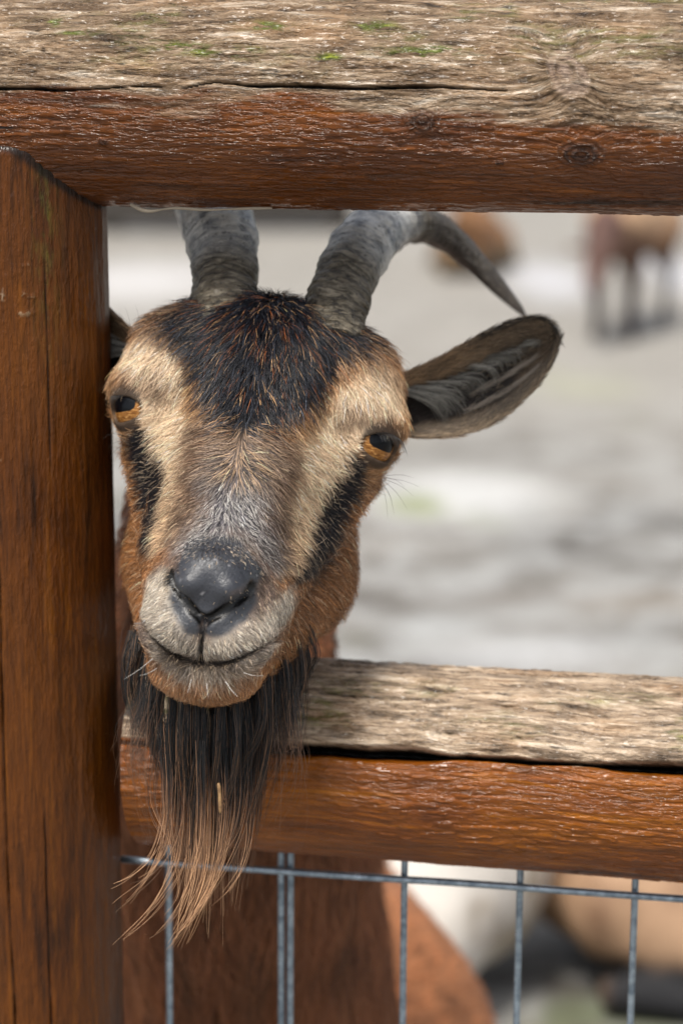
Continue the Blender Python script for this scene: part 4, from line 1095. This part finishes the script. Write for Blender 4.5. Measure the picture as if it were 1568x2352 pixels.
# ------------------------------------------------------------------ whiskers, eyelashes
def strands(name, lst, parent, mat=None):
    K = 10; p = np.array([[P(a, b, t) for a, b, t in catmull(c, K)] for c, r0, col in lst])
    ra = np.array([[r0 * (1 - .75 * q) for q in np.linspace(0, 1, K)] for c, r0, col in lst]); co = np.array([[col] * K for c, r0, col in lst])
    return curves_np(name, p, ra, co, HAIR, parent, GO)
rw = np.random.default_rng(8); wk = []
BK, WT = S(26, 26, 28), S(232, 230, 224)
for (a, b, ex, ey) in ((888, 1092, 950, 1098), (880, 1100, 950, 1140), (878, 1102, 935, 1170), (876, 1105, 905, 1180), (884, 1096, 930, 1120), (880, 1098, 962, 1118), (872, 1106, 890, 1190), (869, 1110, 900, 1150)):
    wk.append(([(a, b, 1.168), ((a + ex) / 2 + 4, (b + ey) / 2 - 4, 1.165), (ex, ey, 1.163)], .00009, BK))
for (a, b, ex, ey) in ((278, 985, 246, 962), (280, 1000, 240, 1000), (282, 1012, 246, 1030), (284, 1020, 252, 1052), (279, 992, 236, 1008), (285, 1024, 262, 1062)):
    wk.append(([(a, b, 1.168), ((a + ex) / 2, (b + ey) / 2 - 4, 1.165), (ex, ey, 1.163)], .00008, BK))
for (a, b, ex, ey) in ((893, 850, 885, 800), (888, 845, 905, 795), (300, 770, 288, 705), (310, 765, 270, 715), (296, 775, 262, 740), (318, 760, 312, 700), (885, 842, 895, 812)):
    wk.append(([(a, b, 1.17), ((a + ex) / 2 + 4, (b + ey) / 2, 1.168), (ex, ey, 1.166)], .00007, BK))
for (a, b, ex, ey, w_) in ((345, 1478, 290, 1462, 0), (342, 1490, 295, 1482, 0), (348, 1500, 286, 1508, 0), (352, 1512, 285, 1560, 1), (360, 1535, 320, 1552, 1), (346, 1470, 300, 1440, 0), (518, 1565, 546, 1600, 2),
                           (440, 1560, 430, 1592, 1), (560, 1545, 605, 1552, 1), (600, 1520, 650, 1500, 0), (620, 1500, 668, 1520, 0), (475, 1570, 478, 1600, 1), (640, 1470, 690, 1478, 0)):
    wk.append(([(a, b, 1.072), ((a + ex) / 2, (b + ey) / 2 + 3, 1.068), (ex, ey, 1.066)], .00011 if w_ == 2 else .00008, WT if w_ else BK))
strands('whiskers', wk, goat)

def eye_parts(sgn):
    """eyeball with its lashes; the ball is a child of the goat"""
    n, m_ = 48, 96
    th = np.linspace(0.0001, np.pi - .0001, n)[:, None]; ph = np.linspace(0, 2 * np.pi, m_, endpoint=False)[None]
    # pole along the gaze, local axes: f gaze, ux towards the nose, uy up
    f = EYE_D.copy(); ux = np.array([-f[2], 0.16, f[0]]); ux -= f * (ux @ f); ux /= np.linalg.norm(ux); uy = np.cross(f, ux); uy = uy if uy[1] > 0 else -uy
    bul = 1 + 0.05 * np.exp(-(th / .5) ** 2)
    a = np.sin(th) * np.cos(ph); b = np.sin(th) * np.sin(ph); c = np.cos(th) + 0 * ph
    V = EYE_C + EYE_R * ((a * bul)[..., None] * ux + (b * bul)[..., None] * uy + (c * bul)[..., None] * f)
    G = np.stack([a, b, c], -1).reshape(-1, 3); V = V.reshape(-1, 3)
    if sgn < 0: V = V * np.array([-1, 1, 1])
    i = np.arange(n - 1)[:, None]; j = np.arange(m_)[None]; j2 = (j + 1) % m_
    F = np.stack([i * m_ + j, i * m_ + j2, (i + 1) * m_ + j2, (i + 1) * m_ + j], -1).reshape(-1, 4)
    if sgn > 0: F = F[:, ::-1]
    return mesh_np('eye', L2W(V), F, EYE_M, goat, origin=GO, attrs={'eyeuv': G})
EYE_M, nt, N, L, B = mat_new('goat_eye')
sp_ = nd(nt, 'ShaderNodeSeparateXYZ'); L.new(attr(nt, 'eyeuv'), sp_.inputs[0])
ex_ = mth(nt, 'ABSOLUTE', sp_.outputs[0]); ey_ = mth(nt, 'ABSOLUTE', mth(nt, 'SUBTRACT', sp_.outputs[1], 0.20))
pw = mth(nt, 'ADD', mth(nt, 'POWER', mth(nt, 'DIVIDE', ex_, 0.56), 4.0), mth(nt, 'POWER', mth(nt, 'DIVIDE', ey_, 0.38), 4.0))
pup = ramp(nt, pw, [(0.0, 1.0), (0.85, 1.0), (1.0, 0.0)])
rad = mth(nt, 'SQRT', mth(nt, 'ADD', mth(nt, 'MULTIPLY', sp_.outputs[0], sp_.outputs[0]), mth(nt, 'MULTIPLY', sp_.outputs[1], sp_.outputs[1])))
ni = noise(nt, vscale(nt, attr(nt, 'eyeuv'), (5, 22, 5)), 1.0, 4, .6, .5)
ic = ramp(nt, ni, [(0.3, S(94, 56, 24)), (0.5, S(152, 102, 50)), (0.7, S(206, 156, 94))])
ic = mix(nt, ramp(nt, rad, [(0.62, 0.0), (0.74, 1.0)]), ic, S(28, 16, 12))
L.new(mix(nt, pup, ic, S(3, 5, 10)), B.inputs['Base Color'])
B.inputs['Roughness'].default_value = .5; B.inputs['Specular IOR Level'].default_value = .1; B.inputs['Coat Weight'].default_value = .3; B.inputs['Coat Roughness'].default_value = .03
for sg in (1, -1): eye_parts(sg)
# lashes sweep down and outwards from the upper lid
lw = []
for k in range(26):
    q = k / 25.0
    a, b = 862 + 44 * q, 996 - 6 * math.sin(q * 3.1) + 14 * q * q
    lw.append(([(a, b, 1.150 + .018 * q), (a + 9 + 8 * q, b + 4, 1.146 + .016 * q), (a + 14 + 14 * q + 5 * rw.random(), b + 18 + 18 * q * rw.random() + 12 * q, 1.144 + .016 * q)], .00013, BK))
for k in range(22):
    q = k / 21.0
    a, b = 292 - 22 * q, 906 + 3 * q
    lw.append(([(a, b, 1.150 + .012 * q), (a - 8 - 6 * q, b + 2, 1.146 + .014 * q), (a - 12 - 14 * q * (.6 + .4 * rw.random()), b + 8 + 18 * q * rw.random(), 1.144 + .016 * q)], .00013, BK))
strands('eyelashes', lw, goat)

# ------------------------------------------------------------------ horns
HORN_M, nt, N, L, B = mat_new('goat_horn')
g = attr(nt, 'guv'); sp_ = nd(nt, 'ShaderNodeSeparateXYZ'); L.new(g, sp_.inputs[0])
tc = nd(nt, 'ShaderNodeTexCoord'); ob = tc.outputs['Object']
cs = nd(nt, 'ShaderNodeCombineXYZ'); L.new(mth(nt, 'MULTIPLY', sp_.outputs[0], 420), cs.inputs[0])
L.new(mth(nt, 'MULTIPLY', mth(nt, 'COSINE', sp_.outputs[1]), 1.6), cs.inputs[1]); L.new(mth(nt, 'MULTIPLY', mth(nt, 'SINE', sp_.outputs[1]), 1.6), cs.inputs[2])
h1 = noise(nt, cs.outputs[0], 1.0, 5, .65, .8); h2 = noise(nt, ob, 90, 5, .65); h3 = noise(nt, ob, 420, 3, .6)
c = ramp(nt, h1, [(0.32, S(36, 32, 26)), (0.48, S(92, 84, 70)), (0.66, S(148, 138, 120))])
c = mix(nt, ramp(nt, h2, [(0.35, .6), (0.5, 0.0)]), c, S(62, 54, 44))
tipf = ramp(nt, sp_.outputs[0], [(0.075, 0.0), (0.10, 1.0)])
c = mix(nt, ramp(nt, mth(nt, 'MULTIPLY', sp_.outputs[0], 5), [(0.20, 0.0), (0.36, .92), (0.56, .85), (0.72, 0.0)]), c, ramp(nt, h2, [(0.34, S(138, 144, 154)), (0.54, S(246, 246, 244))]))  # bend coloured bluish white to carry the highlight from above
c = mix(nt, ramp(nt, mth(nt, 'MULTIPLY', sp_.outputs[0], 5), [(0.62, 0.0), (0.80, .7)]), c, S(52, 46, 46))
c = mix(nt, ramp(nt, h1, [(0.34, .75), (0.44, 0.0)]), c, S(40, 38, 38))
c = mix(nt, ramp(nt, h3, [(0.32, .7), (0.42, 0.0)]), c, S(24, 20, 18))
L.new(c, B.inputs['Base Color']); L.new(ramp(nt, h2, [(0.3, .30), (0.7, .52)]), B.inputs['Roughness'])
L.new(bump(nt, h3, .4, .0006, bump(nt, h1, 1.0, .0026, bump(nt, h2, .5, .0016))), B.inputs['Normal'])
for k, tb in enumerate((HORN, HORN_FAR)):
    V, F, T, G = horn_geo(tb, 3 + k * 20); mesh_mixed('horn', V, F, T, HORN_M, goat, GO, {'guv': G})

# ------------------------------------------------------------------ ears
def ear(sgn):
    V, F, G = ear_geo(sgn); s, r, bk = G.T
    n_ = fbm(s * 9, r * 9, bk * 3, 4, 90)
    c = np.tile(S(150, 122, 92), (len(V), 1)) * (1 + .3 * n_)[:, None]
    c = lerp(c, sstep(.25, .6, s) * .75, S(88, 74, 60)); c = lerp(c, (1 - bk) * sstep(.3, .15, r) * .7, S(146, 134, 118)); c = lerp(c, sstep(.78, .95, s + .1 * n_), S(26, 22, 20))
    inner = (1 - bk) * sstep(.12, .26, r + .06 * n_) * sstep(.80, .66, r + .06 * n_) * sstep(.0, .06, s) * sstep(.74, .54, s + .10 * n_)
    c = lerp(c, inner * .95, S(24, 18, 18)); c = lerp(c, (1 - bk) * sstep(.93, .985, r) * sstep(.3, .45, s) * .9, S(22, 22, 24))
    c = lerp(c, (1 - bk) * sstep(.08, .02, r) * .5, S(176, 152, 122))
    c4 = np.ones((len(V), 4)); c4[:, :3] = c * .75
    o = mesh_np('ear', V, F, SKIN, goat, origin=GO, attrs={'col': c4, 'bare': np.zeros((len(V), 3))})
    # short coat, then the long pale hair lining the inside
    Vl = W2L(V); rr = np.random.default_rng(66 + sgn)
    Fq = F; FF = np.vstack([Fq[:, [0, 1, 2]], Fq[:, [0, 2, 3]]]); A, Nn = tri_areas(Vl, FF)
    n = int(17000 * FUR); kf = rr.choice(len(FF), n, p=A / A.sum()); u = rr.random((n, 1)); v = rr.random((n, 1)); fl = (u + v > 1); u = np.where(fl, 1 - u, u); v = np.where(fl, 1 - v, v)
    mixv = lambda Q: Q[FF[kf, 0]] * (1 - u - v) + Q[FF[kf, 1]] * u + Q[FF[kf, 2]] * v
    root, col, g_ = mixv(Vl), mixv(c), mixv(G); nn = Nn[kf]
    base = W2L(P(915, 930, 1.19)); tip = W2L(P(1283, 780, 1.208)); dr = (tip - base) / np.linalg.norm(tip - base)
    if sgn < 0: dr = dr * [-1, 1, 1]
    inn = (1 - g_[:, 2]) * sstep(.08, .2, g_[:, 1]) * sstep(.82, .6, g_[:, 1]) * sstep(.82, .55, g_[:, 0])
    keep = rr.random(n) > inn * .75
    root, col, g_, nn, inn = root[keep], col[keep], g_[keep], nn[keep], inn[keep]; n = len(root)
    L_ = 5.2 * (.7 + .7 * rr.random(n)) * (1 - .4 * inn)
    pts = grow(root, nn, np.tile(dr, (n, 1)), L_, .30, rr, k=4, clump=2.5, cl=.5, jit=.35)
    cc_ = col * (.3 + 1.3 * rr.random(n) ** 1.2)[:, None]; cc_ = lerp(cc_, (rr.random(n) < .20) * .7 * (g_[:, 0] > .3), S(170, 148, 120))
    Ps, Rs, Cs = [pts], [radii(n, 4, .00010, rr)], [np.repeat(cc_[:, None], 4, 1)]
    curves_np('ear_coat', L2W(pts), radii(n, 4, .00010, rr), np.repeat(cc_[:, None], 4, 1), HAIR, o, GO * 0 + np.array(GO))
    nl = int(400 * FUR); K = 7; pl = []; cl2 = []
    U = V[:120 * 60].reshape(120, 60, 3)
    for q in range(nl):
        cq = np.random.default_rng(500 + q // 7); t = cq.random() ** 1.5 * .62 + .006 * rr.normal(); t = max(t, 0.0); root_r = .80 - .10 * cq.random() - .08 * t + .01 * rr.normal()
        i0 = int((.06 + t) * 119); a0 = U[i0, int(root_r * 59)]
        reach = (.40 * (1 - t / .70) + .10) * (.5 + .5 * cq.random() + .15 * rr.random()); i1 = min(119, int((.06 + t + .16 * (1 - t) + .05 * rr.random()) * 119))
        e0 = U[i1, int(max(.08, root_r - reach) * 59)]
        mid = (a0 + e0) / 2 - FWD * (.0045 + .003 * rr.random()) + (U[min(119, i0 + 12), int(root_r * 59)] - a0) * .35
        pl.append(catmull([a0, mid, e0 - FWD * .003 * rr.random()], K)); b_ = .45 + .75 * rr.random()
        b_ = (.3 + .9 * cq.random()) * (.7 + .5 * rr.random()); cl2.append([np.array(S(176, 172, 162)) * b_] * K)
    for rb, s0, s1, nq in ((.44, .38, .70, 130), (.27, .34, .72, 130)):        # two pale ridges of fine hair
        for q in range(int(nq * FUR)):
            t = s0 + (s1 - s0) * rr.random(); i0 = int(t * 119); i1 = min(119, i0 + 9 + int(6 * rr.random())); j0 = int(np.clip(rb + .018 * rr.normal(), 0, 1) * 59); j1 = int(np.clip(rb + .03 * rr.normal(), 0, 1) * 59)
            a0, e0 = U[i0, j0], U[i1, j1]; pl.append(catmull([a0, (a0 + e0) / 2 - FWD * .0016, e0 - FWD * .0010], K)); cl2.append([np.array(S(186, 172, 156)) * (.5 + .6 * rr.random())] * K)
    if sgn < 0: pass
    pl = np.array(pl); curves_np('ear_lining', pl, np.repeat(np.full((len(pl), 1), .00008), K, 1) * np.linspace(1, .4, K)[None], np.array(cl2), HAIR, o, GO)
for sg in (1, -1): ear(sg)

# ------------------------------------------------------------------ straw caught in the beard
m_str, nt, N, L, B = mat_new('straw'); tc = nd(nt, 'ShaderNodeTexCoord')
L.new(ramp(nt, noise(nt, tc.outputs['Object'], 300, 3), [(0.3, S(98, 70, 42)), (0.7, S(158, 124, 82))]), B.inputs['Base Color']); B.inputs['Roughness'].default_value = .5
C = catmull([P(502, 1798, 1.096), P(505, 1830, 1.0955), P(506, 1868, 1.095)], 12)
V, F, c0, c1 = tube(C, np.array([.0005, .0008] + [.00085] * 8 + [.0006, .0003]), 10)
o = mesh_mixed('straw', V, F, np.vstack([c0, c1]), m_str, None)
tag(o, 'short pale piece of straw caught in the middle of the long beard', 'straw')

# ------------------------------------------------------------------ the other goats of the herd
def far_goat(label, loc, rz, sc_, shade, lying=False, grazing=False, horns=True, seed=1, group=None):
    U = 1000.0
    root = thing('goat', label, 'goat', loc, group, rz)
    def f(p):
        q = mirror(p[..., [1, 0, 2]])[..., [1, 0, 2]]
        R = lambda a, b, ra, rb, pp=p: rcone(pp, np.array(a) * U, np.array(b) * U, ra * U, rb * U)
        z0 = .17 if lying else .52
        d = R((-.30, 0, z0), (.24, 0, z0 + .01), .15, .135)
        d = smin(d, ell(p, np.array((-.02, 0, z0 - .05)) * U, np.array((.27, .165, .13)) * U), 60)
        d = smin(d, R((.24, 0, z0 + .02), (.30, 0, z0 - .06), .125, .10), 50)
        if grazing: nb_, hb, he = (.40, 0, z0 + .02), (.50, 0, z0 - .10), (.60, 0, z0 - .24)
        elif lying: nb_, hb, he = (.36, 0, z0 + .12), (.42, 0, z0 + .20), (.54, .10, z0 + .14)
        else: nb_, hb, he = (.38, 0, z0 + .17), (.44, 0, z0 + .34), (.59, 0, z0 + .25)
        d = smin(d, R((.27, 0, z0 + .04), nb_, .105, .075), 50); d = smin(d, R(nb_, hb, .075, .062), 30)
        d = smin(d, R(hb, he, .062, .030), 20)
        d = smin(d, R((-.42, 0, z0 + .08), (-.49, 0, z0 + .02), .035, .018), 20)
        if lying:
            d = smin(d, R((.24, .09, .10), (.36, .12, .045), .055, .034, q), 25); d = smin(d, R((.36, .12, .04), (.20, .13, .028), .030, .022, q), 12)
            d = smin(d, R((-.28, .12, .13), (-.14, .19, .06), .095, .05, q), 30); d = smin(d, R((-.14, .19, .05), (-.30, .21, .03), .040, .024, q), 14)
            d = smin(d, R((-.30, .21, .03), (-.12, .24, .024), .024, .019, q), 10)
        else:
            d = smin(d, R((.22, .08, .46), (.22, .08, .30), .07, .045, q), 30); d = smin(d, R((.22, .085, .30), (.225, .085, .20), .034, .028, q), 12)
            d = smin(d, R((.225, .08, .20), (.22, .08, .05), .030, .025, q), 8); d = smin(d, R((.22, .085, .045), (.235, .085, .018), .022, .026, q), 6)
            d = smin(d, R((-.30, .09, .48), (-.24, .10, .34), .105, .055, q), 30); d = smin(d, R((-.24, .10, .34), (-.37, .095, .23), .045, .027, q), 12)
            d = smin(d, R((-.37, .095, .23), (-.34, .09, .05), .024, .020, q), 8); d = smin(d, R((-.34, .09, .045), (-.325, .09, .018), .022, .026, q), 6)
        return d
    h = 11.0
    V, F = surface_nets(f, np.arange(-560, 680, h), np.arange(-290, 291, h), np.arange(-25, 1000 if not lying else 480, h), 2)
    V = V / U; V[:, 2] = np.maximum(V[:, 2], 0)
    n_ = fbm(V[:, 0] * 14, V[:, 1] * 14, V[:, 2] * 14, 4, seed)
    V += 0.006 * fbm(V[:, 0] * 30, V[:, 1] * 30, V[:, 2] * 12, 3, seed + 2)[:, None] * (V / (np.linalg.norm(V, axis=1)[:, None] + 1e-6)) * (V[:, 2] > .05)[:, None]
    c = shade(V[:, 0], V[:, 1], V[:, 2], n_) * (1 + .4 * n_)[:, None]
    c4 = np.ones((len(V), 4)); c4[:, :3] = np.clip(c, 0, 1)
    me_o = mesh_np('body', V * sc_, F, SKIN, root, attrs={'col': c4, 'bare': np.zeros((len(V), 3))})
    z0 = .17 if lying else .52
    hb = np.array((.50, 0, z0 - .10) if grazing else (.42, 0, z0 + .20) if lying else (.44, 0, z0 + .34))
    for sg in (-1, 1):
        cen = hb + [-.02, sg * .085, .02]; th = np.linspace(0, np.pi, 10)[:, None]; ph = np.linspace(0, 2 * np.pi, 16, endpoint=False)[None]
        E = np.stack([.028 * np.sin(th) * np.cos(ph), sg * (.075 * -np.cos(th) + 0 * ph), .014 * np.sin(th) * np.sin(ph)], -1).reshape(-1, 3) + cen
        i = np.arange(9)[:, None]; j = np.arange(16)[None]; j2 = (j + 1) % 16
        EF = np.stack([i * 16 + j, i * 16 + j2, (i + 1) * 16 + j2, (i + 1) * 16 + j], -1).reshape(-1, 4)
        cc = np.ones((len(E), 4)); cc[:, :3] = S(92, 66, 48)
        mesh_np('ear', E * sc_, EF, SKIN, root, attrs={'col': cc, 'bare': np.zeros((len(E), 3))})
        if horns:
            C = catmull([hb + [0, sg * .028, .045], hb + [-.03, sg * .035, .13], hb + [-.10, sg * .055, .19], hb + [-.19, sg * .085, .18]], 24)
            Vh, Fh, a0, a1 = tube(C, np.linspace(.021, .004, 24), 12)
            mesh_mixed('horn', Vh * sc_, Fh, np.vstack([a0, a1]), m_dhorn, root)
m_dhorn, nt, N, L, B = mat_new('dark_horn'); B.inputs['Base Color'].default_value = (*S(70, 64, 58), 1); B.inputs['Roughness'].default_value = .5

def mixc(k, a, b): return np.array(a)[None] * (1 - k[:, None]) + np.array(b)[None] * k[:, None]
def shade_tan(x, y, z, n):
    c = mixc(sstep(.40, .60, z), S(150, 112, 82), S(186, 152, 120)); c2 = c
    k = np.maximum(sstep(.46, .34, z + .03 * n), sstep(.12, .24, x) * sstep(.56, .46, z)) ; c = c2 * (1 - k[:, None]) + np.array(S(72, 48, 36)) * k[:, None]
    k = sstep(.30, .24, z) ; c = c * (1 - k[:, None]) + np.array(S(42, 32, 30)) * k[:, None]
    k = sstep(.34, .42, x); return c * (1 - k[:, None]) + np.array(S(96, 70, 62)) * k[:, None]
def shade_brown(x, y, z, n):
    c = mixc(sstep(.06, .2, z + .03 * n), S(90, 76, 54), S(134, 96, 64)); return c
def shade_white(x, y, z, n):
    return mixc(sstep(-.1, .5, n), S(210, 203, 194), S(146, 134, 118))
def shade_fawn(x, y, z, n):
    c = mixc(sstep(-.3, .4, n), S(176, 142, 112), S(116, 88, 66))
    k = np.maximum(sstep(.085, .055, z + .02 * n) * sstep(-.06, -.12, x) * sstep(-.36, -.30, x), sstep(.06, .02, z + .02 * n) * .75)
    return c * (1 - k[:, None]) + np.array(S(20, 20, 24)) * k[:, None]
def gp(px, py):
    d = FWD + (px - 784) / FPX * RGT + (1176 - py) / FPX * UPV
    return d[0] * -1.2 / d[2], d[1] * -1.2 / d[2]
a = gp(1405, 775)
far_goat('small tan goat with dark legs standing far off in the yard', (a[0] + .06, a[1] + .12, 0), math.radians(248), .70, shade_tan, grazing=True, horns=False, seed=5)
a = gp(1092, 640)
far_goat('brown goat resting far off behind the curved horn', (a[0], a[1] + .3, 0), math.radians(262), .72, shade_brown, lying=True, seed=9)
a = gp(1000, 2205)
far_goat('whitish goat lying on the ground behind the wire mesh', (a[0] - .28, 2.73, 0.0), math.radians(176), .92, shade_white, lying=True, seed=13)
a = gp(1400, 2200)
far_goat('fawn goat with black legs lying behind the wire mesh', (.59, 2.78, 0.0), math.radians(-4), .86, shade_fawn, lying=True, seed=17)

# ------------------------------------------------------------------ low dark timber wall across the yard
wroot = thing('timber_wall', 'low dark timber wall far across the yard behind the horns', 'wall', (-0.62, 10.9, 0))
m_dw, nt, N, L, B = mat_new('dark_timber'); tc = nd(nt, 'ShaderNodeTexCoord'); o = tc.outputs['Object']
L.new(ramp(nt, noise(nt, vscale(nt, o, (1, 6, 12)), 3, 4, .6), [(0.3, S(30, 28, 26)), (0.7, S(74, 68, 62))]), B.inputs['Base Color']); B.inputs['Roughness'].default_value = .8
def boxmesh(name, lo, hi, mat, parent, bev=.008):
    bm = __import__('bmesh').new(); bme = __import__('bmesh')
    bme.ops.create_cube(bm, size=1.0)
    for v in bm.verts: v.co = Vector([(lo[k] + hi[k]) / 2 + v.co[k] * (hi[k] - lo[k]) for k in range(3)])
    bme.ops.bevel(bm, geom=bm.edges[:], offset=bev, segments=2, affect='EDGES')
    me = bpy.data.meshes.new(name); bm.to_mesh(me); bm.free(); me.materials.append(mat)
    return link(bpy.data.objects.new(name, me), parent)
for k in range(4): boxmesh('board', (-.95, -.02, .03 + k * .2), (.62, .02, .215 + k * .2), m_dw, wroot)
for xx in (-.98, -.42, .12, .62): boxmesh('post', (xx - .05, .022, 0), (xx + .05, .12, .95), m_dw, wroot)
